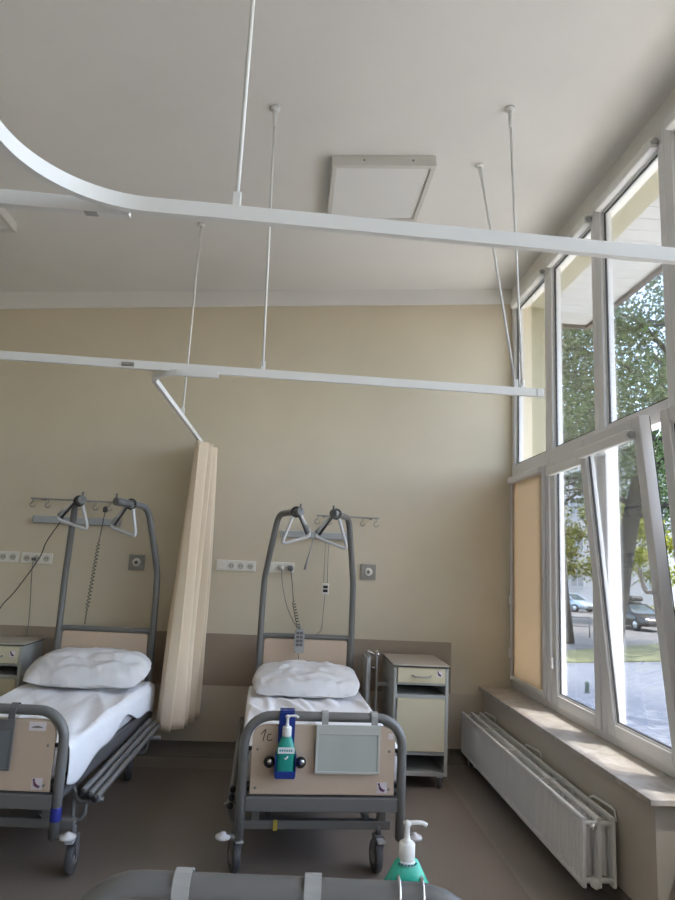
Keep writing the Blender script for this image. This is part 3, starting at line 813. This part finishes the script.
t = thing('power_cable', 'thin dark cable looping from the socket to the headboard by the window', 'cord', (-.075, 5.36, 1.45), group='cords at the bed heads')
MB().tube(smooth_path([(0, 0, 0), (.02, -.05, -.14), (.06, -.15, -.28), (.11, -.24, -.38), (.15, -.29, -.44)], 6), .0035, 6).build('cord_wire', M['cablegrey'], t)
MB().lathe([(.003, -.012), (.014, -.01), (.016, .025), (.003, .026)], (0, 0, 0), 'Y', 14).build('plug', M['offwhite'], t)
t = thing('call_unit', 'small white box with two dark sockets hanging on cords behind the bed', 'call unit', (.285, 5.30, 1.30))
MB().box(-.027, .027, -.018, .016, -.045, .045, .006).build('unit_body', M['offwhite'], t)
for zz in (.006, -.024): bx(-.019, .019, -.021, -.0175, zz, zz+.022, .002).build('port', M['black'], t)
for xx in (-.014, .014): MB().tube([(xx, 0, .044), (xx-.002, .02, .25), (xx+.001, .045, .39)], .0028, 6).build('hanging_cord', M['cablegrey'], t)
MB().tube(smooth_path([(.0, 0, -.044), (-.01, -.03, -.2), (-.02, -.08, -.30), (-.05, -.12, -.335), (-.08, -.13, -.345)], 5), .0028, 6).build('lower_cord', M['cablegrey'], t)
# cords over the bed at left
t = thing('coiled_cord', 'dark coiled cord hanging from the hook rail behind the bed at left', 'cord', (-1.50, 5.30, 1.83), group='cords at the bed heads')
MB().tube([(0, .01, .0), (-.015, -.005, -.20)], .0035, 6).tube(coil((-.015, -.005, -.20), (-.02, -.13, -.80), .012, 22), .0032, 5).tube([(-.02, -.13, -.80), (-.015, -.155, -.86)], .0035, 6).build('cord_wire', M['cable'], t)
MB().lathe([(.004, .0), (.018, .002), (.02, .035), (.006, .05)], (0, .01, -.01), 'Z', 14).build('plug', M['cable'], t)
t = thing('power_cable', 'black cable sagging from the grab handle to the cabinet at left', 'cord', (-1.87, 4.98, 1.70), group='cords at the bed heads')
MB().tube(smooth_path([(.17, -.02, .04), (.0, .18, -.13), (-.11, .36, -.27), (-.25, .34, -.52), (-.33, .33, -.63), (-.36, .32, -.72), (-.36, .25, -.80)], 6), .0045, 6).build('cord_wire', M['cable'], t)
t = thing('power_cable', 'thin cable dropping straight from the socket behind the cabinet at left', 'cord', (-2.03, 5.365, 1.43), group='cords at the bed heads')
MB().tube(smooth_path([(0, 0, 0), (.005, -.01, -.12), (.02, -.005, -.34), (.025, .0, -.52), (.02, .0, -.6)], 5), .0035, 6).build('cord_wire', M['cablegrey'], t)
MB().lathe([(.003, -.012), (.012, -.01), (.014, .02), (.003, .021)], (0, 0, 0), 'Y', 14).build('plug', M['tubed'], t)

# ------------------------------------------------------------------ things hung on the footboards
def chart_holder(bed, label, x0, x1, z0, z1, hooks, dark=False, side=-1, lift=0.0):
    l, a = bed
    t = thing('chart_holder', label, 'chart holder', bed_pt(bed, (0, 0, lift)), a, group='chart holders on the bed feet')
    y = side*.034
    def Y(p, q): return (min(side*p, side*q), max(side*p, side*q))
    m = 'sleeve_dark' if dark else 'sleeve'
    MB().box(x0, x1, *Y(.027, .032), z0, z1, .002).build('back_plate', M['tubed' if dark else 'chart'], t)
    f = MB(); w = .012
    f.box(x0, x1, *Y(.0325, .037), z1-.045, z1, .002).box(x0, x1, *Y(.0325, .037), z0, z0+w, .002)
    f.box(x0, x0+w, *Y(.0325, .037), z0+w, z1-.045, .002).box(x1-w, x1, *Y(.0325, .037), z0+w, z1-.045, .002)
    f.build('holder_frame', M['tubed' if dark else 'chart'], t)
    bx(x0+w, x1-w, *Y(.0325, .0345), z0+w, z1-.045).build('clear_sleeve', M[m], t)
    for hx in hooks:
        h = MB(); c = .752; r = .0245; pts = []
        pr = [(side*.027, z1-.03), (side*.028, .752)] + [(side*(-1)*math.cos(PI-q)*.029*1, c+.029*math.sin(q)) for q in [PI*i/8 for i in range(1, 8)]] + [(-side*.029, c-.004), (-side*.029, c-.02)]
        w2 = .016
        ring = []
        for (yy, zz) in pr: ring.append((h.bm.verts.new((hx-w2, yy, zz)), h.bm.verts.new((hx+w2, yy, zz))))
        for A, B in zip(ring, ring[1:]): h.bm.faces.new((A[0], A[1], B[1], B[0]))
        o = h.build('hook', M['tubed' if dark else 'clip'], t)
        s = o.modifiers.new('t', 'SOLIDIFY'); s.thickness = .003; s.offset = 0
    return t
chart_holder(BED2, 'grey chart holder with clear sleeve on the foot of the bed by the window', -.045, .272, .497, .722, (-.003, .243))
chart_holder(BED1, 'dark slate chart holder on the foot of the bed at left', -.16, .165, .487, .712, (-.10, .145), dark=True)
chart_holder(BED3, 'chart holder hung over the nearest foot tube, only its two hooks show', -.10, .24, .487, .712, (-.062, .183), lift=LIFT)

def bottle(label, loc, rz, col, mb_label=True, s=1.0, wide=1.0):
    t = thing('sanitizer_bottle', label, 'bottle', loc, rz, group='pump bottles of hand sanitizer')
    w, d = .042*wide*s, .026*s
    prof = [(.6, 0), (.95, .003), (1, .010), (1, .085), (.97, .103), (.52, .149), (.42, .153), (.36, .156)]
    m = MB(); rings = []
    n = 28
    for (f, h) in prof:
        ring = []
        for k in range(n):
            a = 2*PI*k/n; c, si = math.cos(a), math.sin(a)
            q = 2.0 if f < .6 else 3.2
            rr = (abs(c)**q+abs(si)**q)**(-1/q)
            dd = d if f >= .6 else max(.016, d*f/.6)
            ring.append(m.bm.verts.new((c*rr*w*f, si*rr*dd*(f if f > .6 else .6), h*s)))
        rings.append(ring)
    for A, B in zip(rings, rings[1:]):
        for k in range(n): f = m.bm.faces.new((A[k], A[(k+1) % n], B[(k+1) % n], B[k])); f.smooth = True
    m.bm.faces.new(rings[0][::-1]); m.bm.faces.new(rings[-1])
    m.build('bottle_body', M[col], t)
    MB().lathe([(.012, .150), (.0185, .151), (.0195, .155), (.0195, .185), (.017, .189), (.006, .190)], (0, 0, 0), 'Z', 24).build('collar', M['white'], t) if s == 1 else MB().lathe([(.012*s, .150*s), (.0185*s, .151*s), (.0195*s, .155*s), (.0195*s, .185*s), (.017*s, .189*s), (.006*s, .190*s)], (0, 0, 0), 'Z', 24).build('collar', M['white'], t)
    p = MB().lathe([(.004*s, .188*s), (.011*s, .190*s), (.008*s, .196*s), (.0065*s, .20*s), (.0065*s, .222*s), (.009*s, .224*s), (.0105*s, .232*s), (.004*s, .236*s)], (0, 0, 0), 'Z', 16)
    p.tube(smooth_path([(0, 0, .230*s), (.020*s, -.002, .232*s), (.036*s, -.003, .231*s), (.046*s, -.004, .226*s)], 4), .0052*s, 8)
    p.build('pump', M['white'], t)
    if mb_label:
        o = bx(-.034*s, .034*s, -d-.0018, -d-.0003, .088*s, .112*s).build('label', M['label'], t)
        for i in range(6): bx((-.028+.0095*i)*s, (-.022+.0095*i)*s, -d-.0026, -d-.0019, .096*s, .104*s).build('label_print', M['labelblue'], o)
        MB().tube([(-.008, -d-.001, .070*s), (.0, -d-.001, .067*s), (.010, -d-.001, .078*s)], .0035, 6).build('leaf_mark', M['label'], t)
    else:
        o = MB().lathe([(.0225*s, .143*s), (.0205*s, .151*s)], (0, 0, 0), 'Z', 24).build('neck_label', M['label'], t)
        k = MB()
        for i in range(7):
            a = math.radians(-150+20*i)
            k.box(.0228*s*math.cos(a)-.002, .0228*s*math.cos(a)+.002, .0228*s*math.sin(a)-.001, .0228*s*math.sin(a)+.001, .1445*s, .1485*s)
        k.build('neck_print', M['labelblue'], o)
    return t
# blue wall-type holder hooked over the foot tube
(l2, a2) = BED2
t = thing('bottle_holder', 'blue plastic holder hooked over the foot tube of the bed by the window', 'bottle holder', bed_pt(BED2, (0, 0, 0)), a2)
bxx = -.190
m = MB().prism(rrect(bxx-.040, bxx+.040, .50, .775, .012, 4), -.034, -.0265, 'Y', bev=.002)
m.prism([(bxx-.036, .776), (bxx+.036, .776), (bxx+.036, .783), (bxx-.036, .783)], -.034, .036, 'Y', bev=.002)
m.box(bxx-.034, bxx+.034, .029, .036, .73, .778, .002)
m.build('back_plate', M['blue'], t)
m = MB().box(bxx-.047, bxx+.047, -.105, -.036, .492, .503, .003)
m.box(bxx-.050, bxx-.0455, -.100, -.034, .500, .60, .002).box(bxx+.0455, bxx+.050, -.100, -.034, .500, .60, .002)
m.box(bxx-.047, bxx+.047, -.109, -.104, .494, .527, .002)
m.build('cradle', M['blue'], t)
for sx in (-1, 1):
    kx = bxx+sx*.076
    k = MB().lathe([(.004, -.050), (.012, -.049), (.016, -.040), (.025, -.034), (.027, -.022), (.024, -.0145), (.004, -.0145)], (kx, 0, .545), 'Y', 20).build('suction_knob', M['black'], t)
    MB().lathe([(.002, -.0585), (.012, -.057), (.014, -.052), (.002, -.0515)], (kx+.004, 0, .553), 'Y', 14).build('knob_cap', M['chrome'], k)
    MB().box(min(kx, bxx+sx*.05), max(kx, bxx+sx*.05), -.042, -.034, .535, .553, .002).build('knob_arm', M['black'], k)
bottle('green sanitizer bottle in the blue holder on the bed by the window', bed_pt(BED2, (bxx, -.070, .504)), a2, 'teal', s=1.14, wide=.94)
# near bottle in a wire basket
(l3, a3) = BED3
bxx3 = -.247
t = thing('wire_holder', 'thin wire holder hooked over the nearest foot tube', 'bottle holder', bed_pt(BED3, (0, 0, LIFT)), a3)
m = MB()
for sx in (-1, 1):
    x = bxx3+sx*.022
    m.tube([(x, .030, .715), (x, .032, .752)] + [(x, .031*math.cos(q), .752+.031*math.sin(q)) for q in [PI*i/8 for i in range(1, 8)]] + [(x, -.031, .752), (x, -.030, .70), (x, -.030, .656)], .0028, 8)
m.build('hook_wire', M['chrome'], t)
m = MB()
for zz in (.6575, .71):
    m.tube([(bxx3+.055*c, -.062+.033*s, zz) for c, s in [(math.cos(2*PI*i/20), math.sin(2*PI*i/20)) for i in range(20)]], .0025, 6, closed=True)
for i in range(6):
    q = 2*PI*i/6; m.tube([(bxx3+.055*math.cos(q), -.062+.033*math.sin(q), .6575), (bxx3+.055*math.cos(q), -.062+.033*math.sin(q), .71)], .002, 6)
m.tube([(bxx3-.054, -.062, .6575), (bxx3+.054, -.062, .6575)], .0025, 6)
m.build('basket_wire', M['chrome'], t)
bottle('mint green pump bottle with white pump, nearest the camera', bed_pt(BED3, (bxx3, -.064, .661+LIFT)), math.radians(4), 'teal2', mb_label=False, s=.85, wide=1.29)

# ------------------------------------------------------------------ radiator
def radiator():
    y0, y1 = 3.165, 5.33; z0, z1 = .10, .40
    t = thing('radiator', 'long low white panel radiator under the window sill', 'radiator', (1.41, y0, z0))
    L = y1-y0; H = z1-z0
    def panel(x):
        # pressed steel panel: vertical flutes between plain rims
        n = int(L/.0333); prof = []
        for i in range(n):
            a = .02+i*(L-.04)/n; p = (L-.04)/n
            for f, dx in ((0, 0), (.18, 0), (.32, .009), (.68, .009), (.82, 0)): prof.append((a+p*f, dx))
        prof.append((L-.02, 0))
        m = MB()
        cols = []
        for (yy, dx) in prof:
            cols.append([m.bm.verts.new((x+d, yy, z)) for d, z in ((0, .018), (dx, .032), (dx, H-.032), (0, H-.018))])
        for A, B in zip(cols, cols[1:]):
            for k in range(3): m.bm.faces.new((A[k], B[k], B[k+1], A[k+1]))
        m.box(x-.004, x+.014, 0, L, H-.020, H, .004).box(x-.004, x+.014, 0, L, 0, .020, .004)
        m.box(x-.003, x+.013, 0, .021, .019, H-.019, .002).box(x-.003, x+.013, L-.021, L, .019, H-.019, .002)
        m.box(x+.0085, x+.013, .02, L-.02, .018, H-.018)
        return m
    for x in (.004, .076, .146): panel(x).build('panel', M['radiator'], t)
    # convector fins between the panels
    for x in (.02, .092):
        m = MB(); n = 120; V = []
        for i in range(n+1):
            yy = .06+(L-.12)*i/n; V.append([m.bm.verts.new((x+(.008 if i % 2 else .044), yy, z)) for z in (.03, H-.03)])
        for A, B in zip(V, V[1:]): m.bm.faces.new((A[0], B[0], B[1], A[1]))
        o = m.build('convector', M['radiator'], t); s = o.modifiers.new('t', 'SOLIDIFY'); s.thickness = .001
    for z in (.03, H-.03):
        for yy in (.012, L-.012): MB().cyl((.016, yy, z), (.146, yy, z), .012, 14).build('header_tube', M['radiator'], t)
    for yy in (.55, 1.10, 1.62):
        MB().box(.002, .158, yy-.004, yy+.004, H-.002, H+.003, .001).build('cross_clip', M['white'], t)
    v = MB().lathe([(.004, -.026), (.014, -.024), (.016, -.008), (.012, .0), (.004, .0)], (.045, -.001, H-.035), 'Y', 16)
    v.build('bleed_valve', M['chrome'], t)
    v = MB().lathe([(.004, -.03), (.020, -.028), (.022, -.008), (.016, .0), (.004, .0)], (.05, .0, .028), 'Y', 16)
    v.build('drain_plug', M['white'], t)
    for yy in (.12, 1.05, 1.95):
        m = MB().tube([(.152, yy+.14, H-.03), (.155, yy+.14, H+.004), (.168, yy+.12, H+.016), (.178, yy-.03, H+.022), (.183, yy-.07, H+.016), (.184, yy-.075, H-.03)], .006, 8)
        m.box(.178, .1895, yy+.02, yy+.05, .06, H-.02, .002)
        m.build('wall_bracket', M['white'], t)
    for x in (.05, .10): MB().tube([(x, L-.04, -.001), (x, L-.04, -.10)], .010, 10).build('feed_pipe', M['rail'], t)
radiator()

# ------------------------------------------------------------------ outside: eave, pier, ground
G = -1.4
struct('exterior_pier', bx(WX+.085, 2.25, 5.46, 6.0, G, 4.3), M['creamext'])
struct('exterior_lintel', bx(WX+.165, 2.17, YF, 6.0, 3.87, 4.2), M['creamext'])
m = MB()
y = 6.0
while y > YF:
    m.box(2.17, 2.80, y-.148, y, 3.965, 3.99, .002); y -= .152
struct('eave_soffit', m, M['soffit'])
struct('eave_fascia', MB().box(2.80, 2.84, YF, 6.04, 3.93, 4.25).box(2.17, 2.80, 6.002, 6.04, 3.93, 4.2), M['darkwood'])
struct('roof_slab', MB().prism([(1.9, 4.22), (2.84, 4.26), (2.84, 4.34), (1.9, 4.3)], YF, 6.04, 'Y'), M['lightgrey'])
struct('exterior_wall', bx(WX+.112, WX+.17, YF, 5.45, G, .57), M['creamext'])

struct('exterior_ground_paving', bx(1.5, 60, -10, 90, G-.3, G), M['paving'])
struct('exterior_bounce_slab', bx(WX+.17, 9.5, -10, 9.0, G-.05, G+.015), mat('pale bounce slab', (.66, .62, .53), .9, var=.08, scale=1))  # added out-of-view pale slab that bounces sunlight up onto the ceiling
struct('exterior_grass_strip', MB().prism([(2.2, 19.6), (9.1, 22.0), (13.1, 23.2), (24, 26.5), (24, 33.5), (16.4, 29.1), (10.5, 25.1), (2.2, 21)], G-.02, G+.04, 'Z'), M['grass'])
struct('exterior_road', MB().prism([(2.2, 21.1), (10.5, 25.2), (16.4, 29.2), (24, 33.6), (60, 36), (60, 80), (2.2, 80)], G-.02, G+.015, 'Z'), M['road'])
struct('exterior_verge', MB().prism([(17, 62.5), (60, 62.5), (60, 70), (17, 70)], G-.02, G+.05, 'Z'), M['grass'])

# railing and bollard by the pavement
t = thing('street_railing', 'low dark street railing beyond the grass strip', 'railing', (13.3, 31.2, G+.014), rz=math.radians(-3))
for i in range(4): MB().cyl((-1.9+1.0*i, 0, 0), (-1.9+1.0*i, 0, .95), .03, 10).build('post', M['tubed'], t)
MB().cyl((-1.9, 0, .93), (1.1, 0, .93), .03, 10).cyl((-1.9, 0, .5), (1.1, 0, .5), .02, 10).build('rail_tube', M['tubed'], t)
t = thing('bollard', 'small dark green bollard on the paving', 'bollard', (7.62, 16.68, G))
MB().lathe([(.05, 0), (.06, .02), (.055, .05), (.05, .2), (.055, .24), (.03, .28), (.005, .29)], (0, 0, 0), 'Z', 16).build('post', mat('dark green iron', (.05, .08, .06), .5), t)
MB().lathe([(.04, -.005), (.085, -.002), (.085, .006), (.05, .016)], (0, 0, .006), 'Z', 16).build('foot_plate', M['tubed'], t)

# ------------------------------------------------------------------ cars
def car(label, loc, rz, paint, box=False):
    t = thing('car', label, 'car', loc, rz, group='parked cars on the street')
    # local: +x is forward, length 4.4
    sec = [(-2.15, .45, .72, .70), (-2.1, .32, .95, .80), (-1.6, .25, 1.0, .86), (0, .22, .98, .88), (.9, .22, .96, .88), (1.6, .25, .86, .84), (2.05, .30, .72, .76), (2.2, .40, .60, .66)]
    m = MB(); rings = []
    for (x, z0, z1, w) in sec:
        zz = (z0+z1)/2
        ring = [(-w*.9, z0), (-w, z0+.12), (-w, zz+.1), (-w*.95, z1-.05), (-w*.84, z1), (w*.84, z1), (w*.95, z1-.05), (w, zz+.1), (w, z0+.12), (w*.9, z0)]
        rings.append([m.bm.verts.new((x, a, b)) for a, b in ring])
    for A, B in zip(rings, rings[1:]):
        n = len(A)
        for k in range(n):
            f = m.bm.faces.new((A[k], A[(k+1) % n], B[(k+1) % n], B[k])); f.smooth = True
    m.bm.faces.new(rings[0]); m.bm.faces.new(rings[-1][::-1])
    # roof and pillars
    m.prism([(-1.75, 1.40), (-1.3, 1.46), (-.2, 1.47), (.25, 1.42), (.25, 1.38), (-1.75, 1.36)], -.58, .58, 'Y', bev=.02)
    for sy in (-1, 1):
        for a, b in (((1.10, .93), (.22, 1.40)), ((-.35, .95), (-.40, 1.42)), ((-2.0, .92), (-1.72, 1.38))):
            m.tube([(a[0], sy*.80, a[1]), (b[0], sy*.58, b[1])], .045, 6)
    m.build('car_body', M[paint], t)
    g = MB(); rings = []
    for (x, z, w) in ((1.08, .93, .80), (.22, 1.385, .57), (-.4, 1.41, .585), (-1.7, 1.37, .565), (-1.98, .93, .79)):
        rings.append((x, z, w))
    low = [(1.08, .9), (-1.98, .9)]
    A = [g.bm.verts.new((x, -w, z)) for x, z, w in rings]; B = [g.bm.verts.new((x, w, z)) for x, z, w in rings]
    for k in range(len(A)-1): g.bm.faces.new((A[k], A[k+1], B[k+1], B[k]))
    g.bm.faces.new(A[::-1]); g.bm.faces.new(B)
    g.build('windows', M['carglass'], t)
    for sx in (-1.33, 1.32):
        for sy in (-1, 1):
            w = MB().lathe([(.2, -.1), (.29, -.1), (.32, -.07), (.32, .07), (.29, .1), (.2, .1)], (sx, sy*.80, .32), 'Y', 24).build('wheel', M['tyre'], t)
            MB().lathe([(.01, -.105), (.19, -.102), (.21, -.09), (.21, .09), (.19, .102), (.01, .105)], (sx, sy*.80, .32), 'Y', 20).build('rim', M['rim'], w)
    for sy in (-1, 1): MB().sphere((2.04, sy*.60, .66), .14, 8, (.7, 1.1, .55)).build('headlight', M['headlight'], t)
    MB().box(2.13, 2.21, -.42, .42, .36, .52, .02).build('grille', M['black'], t)
    for sy in (-1, 1): MB().sphere((.78, sy*.95, 1.0), .09, 6, (.6, 1.0, .7)).build('wing_mirror', M[paint], t)
    if box:
        MB().box(-1.5, .35, -.42, .42, 1.56, 1.86, .12, 4).build('roof_box', M['roofbox'], t)
        MB().cyl((-1.1, -.5, 1.5), (-1.1, .5, 1.5), .02).cyl((-.1, -.5, 1.5), (-.1, .5, 1.5), .02).box(-1.12, -1.08, -.03, .03, 1.49, 1.57).box(-.12, -.08, -.03, .03, 1.49, 1.57).build('roof_bar', M['black'], t)
car('dark parked car with a black roof box seen through the tilted window', (20.1, 37.6, G+.016), math.radians(-84), 'cardark', box=True)
car('pale blue parked car seen through the closed low window', (23.0, 53.3, G+.016), math.radians(-66), 'carsilver')
car('dark car parked behind the pale blue one, mostly hidden', (24.6, 59.6, G+.016), math.radians(-75), 'cardark')

# ------------------------------------------------------------------ building across the street
t = thing('street_building', 'pale apartment building with rows of windows across the street', 'building', (32, 72, G+.04), rz=math.radians(-18))
MB().box(-18, 18, 0, 10, 0, 17).build('facade', M['facade'], t)
MB().box(-18.2, 18.2, -.3, 10.3, 17.01, 17.5, .05).build('cornice', M['facade'], t)
for fl in range(4):
    for i in range(9):
        x = -16+4*i; z = 1.6+4*fl
        w = bx(x-.75, x+.75, -.06, -.005, z, z+2.0).build('window', M['soffit'], t)
        MB().box(x-.65, x-.05, -.08, -.062, z+.1, z+1.9).box(x+.05, x+.65, -.08, -.062, z+.1, z+1.9).build('pane', M['facadeglass'], w)

# ------------------------------------------------------------------ trees
def tree(name, label, base, lean, h, crown, nblob, nleaf, r0, leaf='leaf', size=.17, seed=1, low=.35, group='trees along the street'):
    rnd = random.Random(seed)
    t = thing(name, label, 'tree', base, group=group)
    pts = [Vector((lean[0]*f+.15*math.sin(f*5+seed), lean[1]*f+.1*math.cos(f*4), h*f)) for f in [i/8 for i in range(9)]]
    MB().tube(pts, [r0*(1-.75*i/8) for i in range(9)], 12).build('trunk', M['bark'], t)
    br = MB(); blobs = []
    for i in range(nblob):
        f = low+(1-low)*(i+.5)/nblob
        k = min(7, int(f*8)); p = pts[k].lerp(pts[k+1], f*8-k)
        a = i*2.4+rnd.uniform(-.4, .4); reach = crown*(.45+.55*rnd.random())*(1.15-.6*abs(f-.55))
        q = p+Vector((math.cos(a)*reach, math.sin(a)*reach, rnd.uniform(.1, .45)*reach))
        mid = p.lerp(q, .5)+Vector((0, 0, .12*reach))
        br.tube(smooth_path([p, mid, q], 4), [r0*.30*(1-.1*j) for j in range(9)], 6)
        blobs += [(mid, crown*.33), (q, crown*.40)]
        for j in range(3):
            b = a+rnd.uniform(-1.2, 1.2); q2 = p.lerp(q, .4+.25*j)+Vector((math.cos(b), math.sin(b), rnd.uniform(-.4, .5)))*crown*.35
            br.tube([p.lerp(q, .3+.2*j)+Vector((0, 0, .08*reach)), q2], [r0*.12, r0*.04], 5); blobs.append((q2, crown*.27))
    blobs.append((pts[-1], crown*.45))
    br.build('branches', M['bark'], t)
    vs = []; fs = []
    tot = sum(b[1]**2 for b in blobs)
    for (c, rad) in blobs:
        for _ in range(int(nleaf*rad**2/tot)):
            d = Vector((rnd.gauss(0, 1), rnd.gauss(0, 1), rnd.gauss(0, .8)))
            d = d.normalized()*rad*(rnd.random()**.45)
            p = c+d; s = size*rnd.uniform(.6, 1.25)
            n = Vector((rnd.gauss(0, 1), rnd.gauss(0, 1), rnd.gauss(.5, .8))).normalized()
            u = n.orthogonal().normalized(); u.rotate(Matrix.Rotation(rnd.uniform(0, 6.28), 3, n)); w = n.cross(u)
            b0 = len(vs)
            vs += [p-u*s*.6, p-u*s*.1+w*s*.38+n*s*.08, p+u*s*.6, p-u*s*.1-w*s*.38+n*s*.08]
            fs.append((b0, b0+1, b0+2, b0+3))
    me = bpy.data.meshes.new('foliage'); me.from_pydata([tuple(v) for v in vs], [], fs); me.materials.append(M[leaf])
    o = bpy.data.objects.new('foliage', me); COL.objects.link(o); o.parent = t; o['kind'] = 'stuff'
    return t
tree('street_tree', 'leaning tree whose dark trunk shows through the tilted window', (13.15, 26.5, G+.03), (3.4, .3), 15, 5.2, 16, 20000, .46, seed=3, low=.33)
tree('street_tree', 'tree on the grass strip with its trunk by the closed low window', (12.15, 27.9, G+.03), (-1.6, .8), 16, 4.8, 14, 15000, .26, seed=5, low=.34)
tree('street_tree', 'tall tree outside whose boughs fill the high panes at right', (11.6, 11.0, G), (-.3, .8), 16, 5.4, 14, 8500, .34, seed=8, low=.42, size=.13)
tree('street_tree', 'tree far back across the road before the pale building', (33.5, 55, G+.012), (.5, .2), 15, 6.5, 12, 11000, .35, seed=12, low=.3, size=.28)
tree('street_tree', 'tall tree behind the others, high foliage in the second pane', (14.0, 40, G+.012), (1.2, .2), 19, 6.4, 13, 12000, .4, seed=21, low=.36, size=.24)
tree('young_tree', 'small yellow-green tree beside the closed low window', (17.6, 43, G+.012), (.1, 0), 7.0, 2.2, 8, 4000, .12, 'leaf2', seed=15, low=.35, size=.2)
tree('young_tree', 'small yellow-green tree behind the leaning trunk', (21.6, 41.0, G+.012), (.3, .3), 6.8, 2.6, 10, 6500, .10, 'leaf2', seed=17, low=.3, size=.2)

# ------------------------------------------------------------------ light
w = bpy.data.worlds.new('sky'); SC.world = w; w.use_nodes = True
nt = w.node_tree; bg = nt.nodes['Background']
sk = nt.nodes.new('ShaderNodeTexSky'); sk.sky_type = 'NISHITA'; sk.sun_disc = False
SUN_EL, SUN_DIR = 66, Vector((.37, -.22, 1.0))
sk.sun_elevation = math.radians(SUN_EL); sk.sun_rotation = math.atan2(SUN_DIR.x, SUN_DIR.y)
sk.air_density = 1.0; sk.dust_density = 2.5; sk.ozone_density = .6
nt.links.new(sk.outputs[0], bg.inputs[0]); bg.inputs[1].default_value = .8
sd = bpy.data.lights.new('sun', 'SUN'); sd.energy = 4.3; sd.angle = math.radians(.6); sd.color = (1, .95, .86)
so = bpy.data.objects.new('sun', sd); COL.objects.link(so)
so.rotation_euler = (-SUN_DIR).to_track_quat('-Z', 'Y').to_euler(); so.location = (8, -6, 16)
# daylight portal in the plane of the glazing (guides sky sampling, gives off nothing)
pl = bpy.data.lights.new('window_portal', 'AREA'); pl.shape = 'RECTANGLE'; pl.size = 3.3; pl.size_y = 9.6
pl.cycles.is_portal = True
po = bpy.data.objects.new('window_portal', pl); COL.objects.link(po)
po.location = (WX+.10, .6, 2.23)
po.rotation_euler = Vector((-1, 0, 0)).to_track_quat('-Z', 'Y').to_euler()

# ------------------------------------------------------------------ camera (taken from the photograph's vanishing lines)
cd = bpy.data.cameras.new('camera'); co = bpy.data.objects.new('camera', cd); COL.objects.link(co)
cd.sensor_fit = 'VERTICAL'; cd.sensor_height = 36.0; cd.lens = 650/900*36.0
cd.clip_start = .05; cd.clip_end = 400
X = Vector((0.99645176, -0.07032501, 0.04624164)); Yv = Vector((-0.05761193, -0.16938496, 0.98386463)); Zv = Vector((0.06135765, 0.98303771, 0.1728355))
# rows: world axes of the camera's right, up and forward
Rm = Matrix((( X.x, Yv.x, -Zv.x), (X.y, Yv.y, -Zv.y), (X.z, Yv.z, -Zv.z)))
co.matrix_world = Matrix.Translation((0, 0, 1.5)) @ Rm.to_4x4()
SC.camera = co

SC.view_settings.view_transform = 'Standard'; SC.view_settings.look = 'None'
SC.view_settings.gamma = 1.0; SC.view_settings.use_curve_mapping = False
SC.view_settings.exposure = 0.84
c = SC.cycles
c.max_bounces = 12; c.diffuse_bounces = 7; c.glossy_bounces = 4; c.transparent_max_bounces = 24
c.sample_clamp_indirect = 6.0; c.caustics_reflective = False; c.caustics_refractive = False
c.use_denoising = True
